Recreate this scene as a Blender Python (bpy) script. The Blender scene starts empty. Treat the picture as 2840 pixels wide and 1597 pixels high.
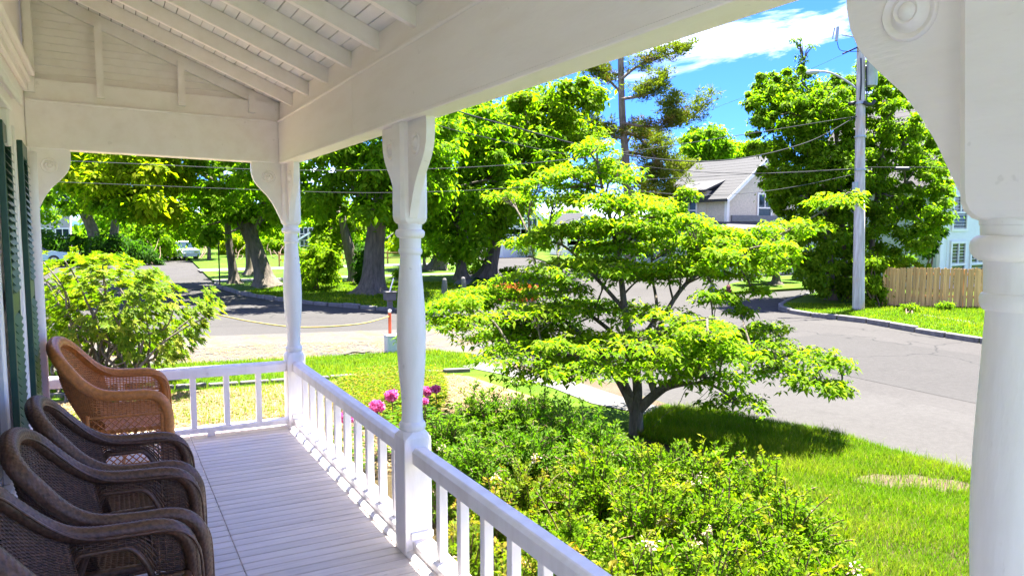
import bpy, math, random
import numpy as np
from mathutils import Vector, Matrix

rng = np.random.default_rng(7)
random.seed(7)
scene = bpy.context.scene
COL = scene.collection

# ------------------------------------------------------------------ camera
W_PX, H_PX, F_PX = 2840.0, 1597.0, 1993.0
EYE = np.array([0.0, 0.0, 1.75])
def _ray(p):
    return np.array([p[0] - W_PX / 2, -(p[1] - H_PX / 2), -F_PX])
_d1 = _ray((291, 627)); _d1 /= np.linalg.norm(_d1)
_up = np.array([0, 1, -_d1[1] / _d1[2]]); _up /= np.linalg.norm(_up)
ROT = np.stack([np.cross(_d1, _up), _d1, _up])          # camera -> world
cam_data = bpy.data.cameras.new("camera")
cam_data.sensor_width = 36.0
cam_data.lens = F_PX / W_PX * 36.0
cam_data.clip_start = 0.05
cam_data.clip_end = 3000
cam = bpy.data.objects.new("camera", cam_data)
m4 = np.eye(4); m4[:3, :3] = ROT; m4[:3, 3] = EYE
cam.matrix_world = Matrix(m4.tolist())
COL.objects.link(cam)
scene.camera = cam

# ------------------------------------------------------------------ sky, sun, exposure
SUN_EL = math.radians(72)
SUN_AZ = math.atan2(0.43, 0.90)            # direction to the sun on the ground, from +X
sun_dir = Vector((math.cos(SUN_EL) * math.cos(SUN_AZ), math.cos(SUN_EL) * math.sin(SUN_AZ), math.sin(SUN_EL)))
world = bpy.data.worlds.new("World"); scene.world = world; world.use_nodes = True
wt = world.node_tree; wt.nodes.clear()
def wn(t, **k):
    n = wt.nodes.new(t)
    for a, b in k.items(): setattr(n, a, b)
    return n
sky = wn("ShaderNodeTexSky", sky_type='NISHITA', sun_disc=False, sun_elevation=SUN_EL,
         sun_rotation=math.pi / 2 - SUN_AZ, altitude=0, air_density=1.0, dust_density=0.25, ozone_density=3.0)
hs = wn("ShaderNodeHueSaturation"); hs.inputs['Saturation'].default_value = 1.0; hs.inputs['Value'].default_value = 0.64
gm = wn("ShaderNodeMix", data_type='RGBA', blend_type='MULTIPLY'); gm.inputs[0].default_value = 1.0; gm.inputs[7].default_value = (0.125, 0.265, 0.70, 1)
tc = wn("ShaderNodeTexCoord"); mp = wn("ShaderNodeMapping")
mp.inputs['Rotation'].default_value = (0.25, 0.1, 0.75); mp.inputs['Scale'].default_value = (1.2, 2.6, 7.5); mp.inputs['Location'].default_value = (0, 5, 2)
no = wn("ShaderNodeTexNoise"); no.inputs['Scale'].default_value = 1.35; no.inputs['Detail'].default_value = 9; no.inputs['Roughness'].default_value = 0.62
no.inputs['Distortion'].default_value = 0.5
rp = wn("ShaderNodeValToRGB"); rp.color_ramp.elements[0].position = 0.495; rp.color_ramp.elements[1].position = 0.98
mx = wn("ShaderNodeMix", data_type='RGBA'); mx.inputs[7].default_value = (11.0, 10.7, 10.4, 1)
bg = wn("ShaderNodeBackground"); bg.inputs['Strength'].default_value = 0.085
wo = wn("ShaderNodeOutputWorld")
L = wt.links.new
L(sky.outputs[0], gm.inputs[6]); L(gm.outputs[2], hs.inputs['Color']); L(tc.outputs['Generated'], mp.inputs[0]); L(mp.outputs[0], no.inputs[0])
L(no.outputs[0], rp.inputs[0]); L(rp.outputs[0], mx.inputs[0]); L(hs.outputs[0], mx.inputs[6])
L(mx.outputs[2], bg.inputs[0]); L(bg.outputs[0], wo.inputs[0])
sun_data = bpy.data.lights.new("sun", 'SUN'); sun_data.energy = 3.4; sun_data.angle = math.radians(0.53); sun_data.color = (1.0, 0.965, 0.90)
sun = bpy.data.objects.new("sun", sun_data); sun.rotation_euler = (-sun_dir).to_track_quat('-Z', 'Y').to_euler(); sun.location = (10, 5, 30)
COL.objects.link(sun)
scene.view_settings.view_transform = 'Standard'; scene.view_settings.look = 'None'
scene.view_settings.exposure = 3.5; scene.view_settings.gamma = 1.0
scene.render.engine = 'CYCLES'
scene.cycles.max_bounces = 10; scene.cycles.diffuse_bounces = 6; scene.cycles.transparent_max_bounces = 8
scene.cycles.use_denoising = True
scene.cycles.sample_clamp_indirect = 8.0

# ------------------------------------------------------------------ geometry helpers
SLOPE = 0.0211                              # the porch falls outward, as old porches do
GZ = -0.80                                  # top of the lawns
RZ = -0.90                                  # street level
def P(V):
    V = np.array(V, float).reshape(-1, 3).copy(); V[:, 2] -= SLOPE * V[:, 0]; return V
K = 2840.0 / 2576.0
def AT(px, py, depth):                      # a point seen in direction (px,py) at a distance along the view axis
    d = ROT @ _ray((px * K, py * K)); return EYE + d * depth / F_PX
def GR(px, py, z=GZ):
    d = ROT @ _ray((px * K, py * K)); return EYE + d * (z - EYE[2]) / d[2]

def loc_of(o):
    l = np.zeros(3)
    while o is not None:
        l += np.array(o.location); o = o.parent
    return l

def link(name, me, parent=None):
    o = bpy.data.objects.new(name, me); COL.objects.link(o)
    if parent is not None: o.parent = parent
    return o

def mesh(name, V, F, mat, parent=None, smooth=False, attr=None, kind=None, sharp=None):
    """one mesh object; V in world coordinates, F an (m,3|4) array or a list of tuples"""
    V = np.asarray(V, float).reshape(-1, 3)
    if parent is not None: V = V - loc_of(parent)
    me = bpy.data.meshes.new(name)
    if isinstance(F, np.ndarray):
        m, k = F.shape
        me.vertices.add(len(V)); me.vertices.foreach_set("co", V.astype(np.float32).ravel())
        me.loops.add(m * k); me.loops.foreach_set("vertex_index", F.astype(np.int32).ravel())
        me.polygons.add(m); me.polygons.foreach_set("loop_start", np.arange(0, m * k, k, dtype=np.int32))
        me.polygons.foreach_set("loop_total", np.full(m, k, dtype=np.int32))
        me.update(calc_edges=True)
    else:
        me.from_pydata(V.tolist(), [], F); me.update()
    if smooth: me.polygons.foreach_set("use_smooth", np.ones(len(me.polygons), dtype=bool))
    if attr is not None:
        a = me.attributes.new("tip", 'FLOAT', 'POINT'); a.data.foreach_set("value", np.asarray(attr, np.float32))
    me.materials.append(mat)
    if smooth and sharp: me.set_sharp_from_angle(angle=math.radians(sharp))
    o = link(name, me, parent)
    if kind: o["kind"] = kind
    return o

def tag(o, label, cat=None, group=None, kind=None):
    o["label"] = label
    if cat: o["category"] = cat
    if group: o["group"] = group
    if kind: o["kind"] = kind
    return o

def thing(name, label, cat, loc=(0, 0, 0), group=None, kind=None):
    o = bpy.data.objects.new(name, None); o.location = Vector([float(c) for c in loc]); o.empty_display_size = 0.2; COL.objects.link(o)
    return tag(o, label, cat, group, kind)

class MB:
    """collects shapes into one mesh"""
    def __init__(s): s.V = []; s.F = []; s.n = 0
    def add(s, V, F):
        V = np.asarray(V, float).reshape(-1, 3)
        s.F += [tuple(int(i) + s.n for i in f) for f in F]; s.V.append(V); s.n += len(V); return s
    def box(s, x0, x1, y0, y1, z0, z1, b=0.0): return s.add(*box(x0, x1, y0, y1, z0, z1, b))
    def tube(s, pts, r, n=8, cap=True): return s.add(*tube(pts, r, n, cap))
    def get(s): return np.concatenate(s.V), s.F
    def build(s, name, mat, parent=None, smooth=False, f=None, sharp=None, kind=None):
        V, F = s.get()
        if f is not None: V = f(V)
        return mesh(name, V, F, mat, parent, smooth, sharp=sharp, kind=kind)

def box(x0, x1, y0, y1, z0, z1, b=0.0):
    lo = np.array([x0, y0, z0], float); hi = np.array([x1, y1, z1], float)
    if b <= 0:
        V = [[(lo, hi)[i][0], (lo, hi)[j][1], (lo, hi)[k][2]] for i in (0, 1) for j in (0, 1) for k in (0, 1)]
        F = [(0, 1, 3, 2), (4, 6, 7, 5), (0, 4, 5, 1), (2, 3, 7, 6), (0, 2, 6, 4), (1, 5, 7, 3)]
        return np.array(V), F
    b = min(b, *(0.45 * (hi - lo)))
    V = []; idx = {}
    for i in (0, 1):
        for j in (0, 1):
            for k in (0, 1):
                c = np.array([(lo, hi)[i][0], (lo, hi)[j][1], (lo, hi)[k][2]])
                s = np.array([1 - 2 * i, 1 - 2 * j, 1 - 2 * k])
                for a in range(3):
                    v = c + b * s; v[a] = c[a]; idx[(i, j, k, a)] = len(V); V.append(v)
    F = []
    g = lambda a, u, w, va, vu, vw: idx[tuple({a: va, u: vu, w: vw}[t] for t in range(3)) + (a,)]
    for a in range(3):
        u, w = [t for t in range(3) if t != a]
        for va in (0, 1):
            q = [g(a, u, w, va, *c) for c in ((0, 0), (1, 0), (1, 1), (0, 1))]
            flip = (va == 0) != (a == 1)
            F.append(tuple(q[::-1]) if flip else tuple(q))
    for a in range(3):                      # edges parallel to a
        u, w = [t for t in range(3) if t != a]
        for vu in (0, 1):
            for vw in (0, 1):
                def ix(va, f):
                    t = [0, 0, 0]; t[a] = va; t[u] = vu; t[w] = vw; return idx[tuple(t) + (f,)]
                q = (ix(0, u), ix(1, u), ix(1, w), ix(0, w))
                F.append(q)
    for i in (0, 1):
        for j in (0, 1):
            for k in (0, 1):
                F.append(tuple(idx[(i, j, k, a)] for a in range(3)))
    V = np.array(V); c = (lo + hi) / 2
    out = []
    for f in F:
        p = V[list(f)]; nrm = np.cross(p[1] - p[0], p[2] - p[0])
        out.append(f if np.dot(nrm, p.mean(0) - c) > 0 else f[::-1])
    return V, out

def frames(pts):
    pts = np.asarray(pts, float)
    T = np.gradient(pts, axis=0); T /= np.linalg.norm(T, axis=1)[:, None] + 1e-12
    ref = np.array([0, 0, 1.0]) if abs(T[0][2]) < 0.9 else np.array([1.0, 0, 0])
    N = np.zeros_like(pts); n = ref - ref.dot(T[0]) * T[0]; n /= np.linalg.norm(n)
    for i in range(len(pts)):
        n = n - n.dot(T[i]) * T[i]; n /= np.linalg.norm(n) + 1e-12; N[i] = n
    return T, N, np.cross(T, N)

def tube(pts, r, n=8, cap=True):
    pts = np.asarray(pts, float); r = np.broadcast_to(np.asarray(r, float), (len(pts),))
    T, N, B = frames(pts)
    a = np.linspace(0, 2 * np.pi, n, endpoint=False)
    V = pts[:, None, :] + r[:, None, None] * (np.cos(a)[None, :, None] * N[:, None, :] + np.sin(a)[None, :, None] * B[:, None, :])
    m = len(pts); F = []
    for i in range(m - 1):
        for j in range(n):
            k = (j + 1) % n; F.append((i * n + j, i * n + k, (i + 1) * n + k, (i + 1) * n + j))
    if cap: F += [tuple(range(n))[::-1], tuple(range((m - 1) * n, m * n))]
    return V.reshape(-1, 3), F

def smooth_path(pts, n):
    pts = np.asarray(pts, float); k = len(pts)
    p = np.concatenate([[2 * pts[0] - pts[1]], pts, [2 * pts[-1] - pts[-2]]])
    t = np.linspace(0, k - 1 - 1e-9, n); i = t.astype(int); u = (t - i)[:, None]
    a, b, c, d = p[i], p[i + 1], p[i + 2], p[i + 3]
    return 0.5 * (2 * b + (c - a) * u + (2 * a - 5 * b + 4 * c - d) * u ** 2 + (3 * b - a - 3 * c + d) * u ** 3)

def lathe(profile, cx, cy, n=32):
    a = np.linspace(0, 2 * np.pi, n, endpoint=False); V = []; F = []
    for z, r in profile: V += [[cx + r * math.cos(t), cy + r * math.sin(t), z] for t in a]
    for i in range(len(profile) - 1):
        for j in range(n):
            k = (j + 1) % n; F.append((i * n + j, i * n + k, (i + 1) * n + k, (i + 1) * n + j))
    F.append(tuple(range(n))[::-1]); F.append(tuple(range((len(profile) - 1) * n, len(profile) * n)))
    return np.array(V), F

def extrude_poly(pts, z0, z1):
    pts = np.asarray(pts, float)
    if np.sum(pts[:, 0] * np.roll(pts[:, 1], -1) - np.roll(pts[:, 0], -1) * pts[:, 1]) < 0: pts = pts[::-1]
    n = len(pts)
    V = np.concatenate([np.c_[pts, np.full(n, z0)], np.c_[pts, np.full(n, z1)]])
    F = [tuple(range(n, 2 * n))] + [(i, (i + 1) % n, n + (i + 1) % n, n + i) for i in range(n)]
    return V, F

def inside(pts, poly):
    x, y = pts[:, 0], pts[:, 1]; r = np.zeros(len(pts), bool); poly = np.asarray(poly, float)
    for a, b in zip(poly, np.roll(poly, -1, 0)):
        c = ((a[1] > y) != (b[1] > y)); r ^= c & (x < (b[0] - a[0]) * (y - a[1]) / (b[1] - a[1] + 1e-12) + a[0])
    return r
def scatter(poly, n, rg=rng):
    poly = np.asarray(poly, float); lo, hi = poly.min(0), poly.max(0); out = np.zeros((0, 2))
    while len(out) < n:
        q = lo + rg.random((n * 2, 2)) * (hi - lo); out = np.concatenate([out, q[inside(q, poly)]])
    return out[:n]
def unit(v): return v / (np.linalg.norm(v, axis=-1, keepdims=True) + 1e-12)

# ------------------------------------------------------------------ materials
def mat(name):
    m = bpy.data.materials.new(name); m.use_nodes = True; m.node_tree.nodes.clear()
    nt = m.node_tree
    out = nt.nodes.new("ShaderNodeOutputMaterial"); b = nt.nodes.new("ShaderNodeBsdfPrincipled")
    nt.links.new(b.outputs[0], out.inputs[0])
    return m, nt, b, out
def node(nt, t, **k):
    n = nt.nodes.new(t)
    for a, v in k.items(): setattr(n, a, v)
    return n
def ramp(nt, fac, stops):
    r = node(nt, "ShaderNodeValToRGB"); e = r.color_ramp.elements
    while len(e) < len(stops): e.new(0.5)
    for i, (p, c) in enumerate(stops): e[i].position = p; e[i].color = tuple(c) + (1,) if len(c) == 3 else c
    nt.links.new(fac, r.inputs[0]); return r.outputs[0]
def noise(nt, scale, detail=4, rough=0.55, stretch=(1, 1, 1), coord='Object', dist=0.0, w=None):
    t = node(nt, "ShaderNodeTexCoord"); m_ = node(nt, "ShaderNodeMapping"); m_.inputs['Scale'].default_value = stretch
    n = node(nt, "ShaderNodeTexNoise"); n.inputs['Scale'].default_value = scale; n.inputs['Detail'].default_value = detail
    n.inputs['Roughness'].default_value = rough; n.inputs['Distortion'].default_value = dist
    nt.links.new(t.outputs[coord], m_.inputs[0])
    if coord == 'Object' and w:             # decorrelate pieces
        oi = node(nt, "ShaderNodeObjectInfo"); va = node(nt, "ShaderNodeVectorMath", operation='SCALE'); ad = node(nt, "ShaderNodeVectorMath", operation='ADD')
        cb = node(nt, "ShaderNodeCombineXYZ"); nt.links.new(oi.outputs['Random'], cb.inputs[0]); nt.links.new(oi.outputs['Random'], cb.inputs[1])
        nt.links.new(cb.outputs[0], va.inputs[0]); va.inputs['Scale'].default_value = w
        nt.links.new(m_.outputs[0], ad.inputs[0]); nt.links.new(va.outputs[0], ad.inputs[1]); nt.links.new(ad.outputs[0], n.inputs[0])
    else: nt.links.new(m_.outputs[0], n.inputs[0])
    return n.outputs[0]
def mix(nt, fac, a, b, mode='MIX'):
    n = node(nt, "ShaderNodeMix", data_type='RGBA', blend_type=mode)
    for s, v in ((0, fac), (6, a), (7, b)):
        if hasattr(v, 'links'): nt.links.new(v, n.inputs[s])
        elif s == 0: n.inputs[0].default_value = v
        else: n.inputs[s].default_value = tuple(v) + (1,) if len(v) == 3 else v
    return n.outputs[2]
def bump(nt, b, h, strength=0.3, dist=0.01):
    n = node(nt, "ShaderNodeBump"); n.inputs['Strength'].default_value = strength; n.inputs['Distance'].default_value = dist
    nt.links.new(h, n.inputs['Height']); nt.links.new(n.outputs[0], b.inputs['Normal'])
def math_(nt, op, a, b=None, c=None):
    n = node(nt, "ShaderNodeMath", operation=op)
    for i, v in enumerate((a, b, c)):
        if v is None: continue
        if hasattr(v, 'links'): nt.links.new(v, n.inputs[i])
        else: n.inputs[i].default_value = v
    return n.outputs[0]

def paint(name, col, dirt, rough=0.42, amount=0.35, stretch=(1, 1, 1), piece=0.0, bumps=0.12):
    m, nt, b, _ = mat(name)
    n1 = noise(nt, 3.0, 6, 0.62, stretch, w=9.0); n2 = noise(nt, 38, 4, 0.6, stretch, w=5.0)
    f = ramp(nt, n1, [(0.42, (0, 0, 0)), (0.75, (1, 1, 1))])
    c = mix(nt, math_(nt, 'MULTIPLY', f, amount), col, dirt)
    g = ramp(nt, n2, [(0.66, (0, 0, 0)), (0.76, (1, 1, 1))])
    c = mix(nt, math_(nt, 'MULTIPLY', g, amount * 0.55), c, dirt)
    n3 = noise(nt, 17, 3, 0.5, (1, 1, 1), w=3.0); ch = ramp(nt, n3, [(0.72, (0, 0, 0)), (0.735, (1, 1, 1))]); c = mix(nt, math_(nt, 'MULTIPLY', ch, min(1, amount * .55)), c, tuple(v_ * .62 for v_ in dirt))
    if piece:
        oi = node(nt, "ShaderNodeObjectInfo"); v = math_(nt, 'MULTIPLY_ADD', oi.outputs['Random'], piece, 1 - piece / 2)
        h = node(nt, "ShaderNodeHueSaturation"); nt.links.new(v, h.inputs['Value']); nt.links.new(c, h.inputs['Color']); c = h.outputs[0]
    nt.links.new(c, b.inputs['Base Color'])
    b.inputs['Roughness'].default_value = rough
    bump(nt, b, n2, bumps, 0.004)
    return m

def plain(name, col, rough=0.5, metal=0.0, var=0.12, scale=6, bumps=0.0, stretch=(1, 1, 1)):
    m, nt, b, _ = mat(name)
    n = noise(nt, scale, 5, 0.6, stretch, w=7.0)
    lo = tuple(c * (1 - var) for c in col); hi = tuple(min(1, c * (1 + var)) for c in col)
    nt.links.new(ramp(nt, n, [(0.3, lo), (0.7, hi)]), b.inputs['Base Color'])
    b.inputs['Roughness'].default_value = rough; b.inputs['Metallic'].default_value = metal
    if bumps: bump(nt, b, n, bumps, 0.01)
    return m

def leafmat(name, dark, light, tip=None, trans=0.52, rough=0.6, tcol=None, spec=0.05):
    m, nt, b, out = mat(name)
    g = node(nt, "ShaderNodeNewGeometry")
    c = ramp(nt, g.outputs['Random Per Island'], [(0.0, dark), (0.55, tuple((a + b_) / 2 for a, b_ in zip(dark, light))), (1.0, light)])
    if tip is not None:
        at = node(nt, "ShaderNodeAttribute", attribute_name="tip"); c = mix(nt, at.outputs['Fac'], c, tip)
    nt.links.new(c, b.inputs['Base Color']); b.inputs['Roughness'].default_value = rough; b.inputs['Specular IOR Level'].default_value = spec
    t = node(nt, "ShaderNodeBsdfTranslucent")
    tc_ = mix(nt, 1.0, c, tcol or (1.40, 1.70, 0.30), 'MULTIPLY'); nt.links.new(tc_, t.inputs[0])
    ms = node(nt, "ShaderNodeMixShader"); ms.inputs[0].default_value = trans
    nt.links.new(b.outputs[0], ms.inputs[1]); nt.links.new(t.outputs[0], ms.inputs[2]); nt.links.new(ms.outputs[0], out.inputs[0])
    return m

def barkmat(name, dark, light, scale=9):
    m, nt, b, _ = mat(name)
    n = noise(nt, scale, 6, 0.65, (1, 1, 0.16)); n2 = noise(nt, 2.0, 3)
    c = ramp(nt, n, [(0.32, dark), (0.68, light)])
    c = mix(nt, math_(nt, 'MULTIPLY', n2, 0.35), c, (0.10, 0.11, 0.06))
    nt.links.new(c, b.inputs['Base Color']); b.inputs['Roughness'].default_value = 0.9; bump(nt, b, n, 0.9, 0.05)
    return m

M = {}
M['white'] = paint('white_porch_paint', (0.93, 0.862, 0.835), (0.74, 0.64, 0.56), 0.42, 0.34, (3, .6, 3), 0.0, 0.3)
M['white_clean'] = paint('white_trim_paint', (0.90, 0.855, 0.845), (0.62, 0.55, 0.48), 0.42, 0.45, (3, 3, .5), 0.0, 0.25)
M['plank'] = paint('ceiling_plank_paint', (0.93, 0.885, 0.865), (0.68, 0.60, 0.54), 0.20, 0.20, (6, 1, 1), 0.05)
M['floor'] = paint('grey_floor_paint', (0.68, 0.61, 0.545), (0.40, 0.34, 0.295), 0.36, 0.62, (0.7, 9, 1), 0.14, 0.2)
M['green'] = paint('dark_green_paint', (0.013, 0.060, 0.040), (0.03, 0.06, 0.045), 0.35, 0.3)
M['glass_dark'] = plain('window_glass', (0.02, 0.035, 0.045), 0.05, 0, 0.2)
M['joint'] = plain('dark_gap', (0.02, 0.018, 0.016), 0.9)
M['concrete'] = plain('pale_concrete', (0.105, 0.097, 0.086), 0.85, 0, 0.18, 5, 0.4)
M['granite'] = plain('kerb_granite', (0.13, 0.122, 0.115), 0.85, 0, 0.3, 7, 0.6)
M['bark'] = barkmat('tree_bark', (0.050, 0.037, 0.028), (0.185, 0.140, 0.108))
M['bark_pale'] = barkmat('dogwood_bark', (0.06, 0.042, 0.03), (0.20, 0.155, 0.115), 22)
M['bark_pine'] = barkmat('pine_bark', (0.11, 0.07, 0.052), (0.34, 0.24, 0.19))
M['stem'] = plain('shrub_stem', (0.12, 0.075, 0.04), 0.8)
M['metal_grey'] = plain('galvanised_grey', (0.34, 0.36, 0.38), 0.45, 0.3, 0.1)
M['black'] = plain('black_rubber', (0.012, 0.012, 0.014), 0.5)
M['wire'] = plain('wire_cable', (0.06, 0.06, 0.06), 0.95)
M['wire_dark'] = plain('dark_cable', (0.02, 0.02, 0.022), 0.95)
M['wicker_dark'] = plain('dark_brown_wicker', (0.112, 0.054, 0.031), 0.38, 0, 0.55, 60)
M['wicker_tan'] = plain('honey_wicker', (0.50, 0.185, 0.040), 0.40, 0, 0.28, 40)
M['orange'] = plain('orange_plastic', (0.72, 0.10, 0.03), 0.5)
M['yellow'] = plain('yellow_rope', (0.30, 0.21, 0.05), 0.7)
M['pink'] = leafmat('peony_petals', (0.60, 0.07, 0.28), (0.80, 0.26, 0.52), None, 0.3, 0.6, (1.1, 0.9, 1.0))
M['pale_flower'] = leafmat('cream_pink_blossom', (0.62, 0.45, 0.34), (0.75, 0.62, 0.50), None, 0.3, 0.6, (1.1, 1.0, 0.9))
M['shingle'] = plain('roof_shingle', (0.050, 0.0485, 0.048), 0.85, 0, 0.18, 30, 0.3)
M['shingle_wall'] = plain('cream_wall_shingle', (0.64, 0.54, 0.45), 0.8, 0, 0.16, 14, 0.25)
M['teal'] = plain('pale_teal_siding', (0.40, 0.46, 0.41), 0.6, 0, 0.06, 3)
M['blue_white'] = plain('pale_blue_siding', (0.66, 0.67, 0.66), 0.6, 0, 0.05, 3)
M['house_white'] = plain('house_white_siding', (0.72, 0.72, 0.72), 0.6, 0, 0.05, 3)
M['house_grey'] = plain('house_grey_siding', (0.42, 0.38, 0.36), 0.7, 0, 0.1, 3)
M['car_white'] = plain('white_car_paint', (0.75, 0.77, 0.80), 0.25, 0, 0.02)
M['car_blue'] = plain('pale_blue_car_paint', (0.45, 0.55, 0.66), 0.25, 0, 0.02)
M['chrome'] = plain('bright_metal', (0.6, 0.6, 0.6), 0.25, 1.0, 0.05)
M['red'] = plain('red_paint', (0.085, 0.016, 0.014), 0.45)

def fence_mat():
    m, nt, b, _ = mat('cedar_fence')
    n = noise(nt, 14, 6, 0.65, (1, 1, 0.07), w=11.0); oi = node(nt, "ShaderNodeObjectInfo")
    c = ramp(nt, n, [(0.25, (0.34, 0.175, 0.062)), (0.6, (0.60, 0.345, 0.130)), (0.8, (0.70, 0.44, 0.19))])
    h = node(nt, "ShaderNodeHueSaturation"); nt.links.new(c, h.inputs['Color']); nt.links.new(math_(nt, 'MULTIPLY_ADD', oi.outputs['Random'], 0.45, 0.72), h.inputs['Value'])
    nt.links.new(h.outputs[0], b.inputs['Base Color']); b.inputs['Roughness'].default_value = 0.85; bump(nt, b, n, 0.4, 0.01); return m
M['fence'] = fence_mat()
def pole_mat():
    m, nt, b, _ = mat('weathered_pole_wood')
    n = noise(nt, 12, 6, 0.65, (1, 1, 0.05)); n2 = noise(nt, 1.2, 4, 0.6, (1, 1, 0.5))
    c = ramp(nt, n, [(0.3, (0.30, 0.25, 0.215)), (0.7, (0.62, 0.57, 0.53))])
    c = mix(nt, ramp(nt, n2, [(0.5, (0, 0, 0)), (0.62, (1, 1, 1))]), c, (0.52, 0.34, 0.20))
    nt.links.new(c, b.inputs['Base Color']); b.inputs['Roughness'].default_value = 0.85; bump(nt, b, n, 0.5, 0.02); return m
M['pole'] = pole_mat()
def asphalt(name, lo, hi, warm=None):
    m, nt, b, _ = mat(name)
    n1 = noise(nt, 0.45, 6, 0.6, coord='Object', dist=0.3); n2 = noise(nt, 60, 3, 0.7); n3 = noise(nt, 2.6, 5, 0.6)
    c = ramp(nt, n1, [(0.30, lo), (0.70, hi)])
    c = mix(nt, math_(nt, 'MULTIPLY', n2, 0.75), c, tuple(v * 0.55 for v in lo)); n4 = noise(nt, 11, 5, 0.75); c = mix(nt, ramp(nt, n4, [(0.42, (0, 0, 0)), (0.75, (0.22, 0.22, 0.22))]), c, tuple(v * 1.45 for v in hi))
    if warm is not None: c = mix(nt, ramp(nt, n3, [(0.5, (0, 0, 0)), (0.62, (0.75, 0.75, 0.75))]), c, warm)
    vo = node(nt, "ShaderNodeTexVoronoi", feature='DISTANCE_TO_EDGE'); vo.inputs['Scale'].default_value = 0.17
    t = node(nt, "ShaderNodeTexCoord"); ad = node(nt, "ShaderNodeVectorMath", operation='ADD'); nn = node(nt, "ShaderNodeTexNoise"); nn.inputs['Scale'].default_value = 1.2
    sc = node(nt, "ShaderNodeVectorMath", operation='SCALE'); sc.inputs['Scale'].default_value = 1.1
    nt.links.new(t.outputs['Object'], nn.inputs[0]); nt.links.new(nn.outputs['Color'], sc.inputs[0]); nt.links.new(t.outputs['Object'], ad.inputs[0]); nt.links.new(sc.outputs[0], ad.inputs[1]); nt.links.new(ad.outputs[0], vo.inputs['Vector'])
    cr = ramp(nt, vo.outputs['Distance'], [(0.0, (1, 1, 1)), (0.005, (0, 0, 0))])
    c = mix(nt, math_(nt, 'MULTIPLY', cr, 0.75), c, (0.022, 0.022, 0.022))
    st_ = ramp(nt, noise(nt, 0.9, 6, 0.7, dist=0.6), [(0.58, (0, 0, 0)), (0.72, (1, 1, 1))]); c = mix(nt, math_(nt, 'MULTIPLY', st_, 0.35), c, tuple(v * 0.62 for v in lo))
    nt.links.new(c, b.inputs['Base Color']); b.inputs['Roughness'].default_value = 0.95; b.inputs['Specular IOR Level'].default_value = 0.08; bump(nt, b, n2, 0.5, 0.01); return m
M['asphalt'] = asphalt('old_pale_asphalt', (0.060, 0.0560, 0.0520), (0.075, 0.0705, 0.0655))
M['asphalt_pale'] = asphalt('sandy_asphalt_apron', (0.065, 0.061, 0.0565), (0.079, 0.0745, 0.069))
M['asphalt_sandy_sunlit'] = asphalt('sunlit_straw_asphalt', (0.088, 0.082, 0.074), (0.105, 0.098, 0.089), (0.15, 0.10, 0.048))  # sandy and strawy, with sunlight also painted into the lighter tone
def groundmat(name, stops, scale=1.2, fine=25):
    m, nt, b, _ = mat(name)
    n1 = noise(nt, scale, 6, 0.65); n2 = noise(nt, fine, 4, 0.7)
    f = math_(nt, 'MULTIPLY_ADD', n2, 0.45, math_(nt, 'MULTIPLY', n1, 0.62))
    nt.links.new(ramp(nt, f, stops), b.inputs['Base Color']); b.inputs['Roughness'].default_value = 0.95; b.inputs['Specular IOR Level'].default_value = 0.1
    bump(nt, b, n2, 0.8, 0.04); return m
M['lawn'] = groundmat('lawn_ground', [(0.30, (0.032, 0.069, 0.005)), (0.5, (0.054, 0.109, 0.006)), (0.68, (0.096, 0.148, 0.013))])
M['lawn_far'] = groundmat('lawn_far', [(0.32, (0.030, 0.073, 0.004)), (0.52, (0.054, 0.110, 0.007)), (0.70, (0.093, 0.134, 0.014))], 0.5, 9)
M['soil'] = groundmat('bed_soil', [(0.3, (0.026, 0.020, 0.010)), (0.55, (0.058, 0.043, 0.020)), (0.75, (0.088, 0.071, 0.033))], 2)
M['straw'] = groundmat('straw_mulch', [(0.3, (0.120, 0.076, 0.030)), (0.5, (0.215, 0.145, 0.065)), (0.7, (0.280, 0.205, 0.105))], 2.2, 30)
M['dirt'] = groundmat('sandy_dirt', [(0.3, (0.070, 0.052, 0.033)), (0.6, (0.110, 0.084, 0.056)), (0.8, (0.135, 0.108, 0.076))], 2, 30)

M['lf_maple'] = leafmat('maple_leaf', (0.080, 0.170, 0.008), (0.185, 0.280, 0.012), None, 0.64)
M['lf_maple_y'] = leafmat('yellow_green_maple_leaf', (0.140, 0.210, 0.006), (0.275, 0.300, 0.010), None, 0.64)
M['lf_lime'] = leafmat('lime_leaf', (0.090, 0.170, 0.005), (0.190, 0.262, 0.008), None, 0.55)
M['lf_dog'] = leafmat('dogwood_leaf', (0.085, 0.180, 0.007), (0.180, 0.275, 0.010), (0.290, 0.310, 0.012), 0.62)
M['lf_rhodo'] = leafmat('rhododendron_leaf', (0.070, 0.140, 0.007), (0.180, 0.225, 0.018), (0.265, 0.265, 0.034), 0.42, 0.45)
M['lf_hedge'] = leafmat('hedge_leaf', (0.070, 0.150, 0.007), (0.180, 0.255, 0.012), None, 0.58)
M['lf_dark'] = leafmat('dark_hedge_leaf', (0.020, 0.064, 0.008), (0.055, 0.118, 0.014))
M['lf_pine'] = leafmat('pine_needles', (0.075, 0.105, 0.012), (0.200, 0.215, 0.024), None, 0.4, 0.6)
M['lf_pine_b'] = leafmat('dry_pine_needles', (0.115, 0.070, 0.026), (0.190, 0.130, 0.045), None, 0.3, 0.7)
M['lf_shrub'] = leafmat('shrub_leaf', (0.062, 0.140, 0.007), (0.160, 0.235, 0.012), (0.300, 0.235, 0.018), 0.46, 0.45)
M['lf_shrub_d'] = leafmat('deep_green_shrub_leaf', (0.048, 0.125, 0.010), (0.125, 0.205, 0.018), (0.205, 0.240, 0.020), 0.44, 0.45)
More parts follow.
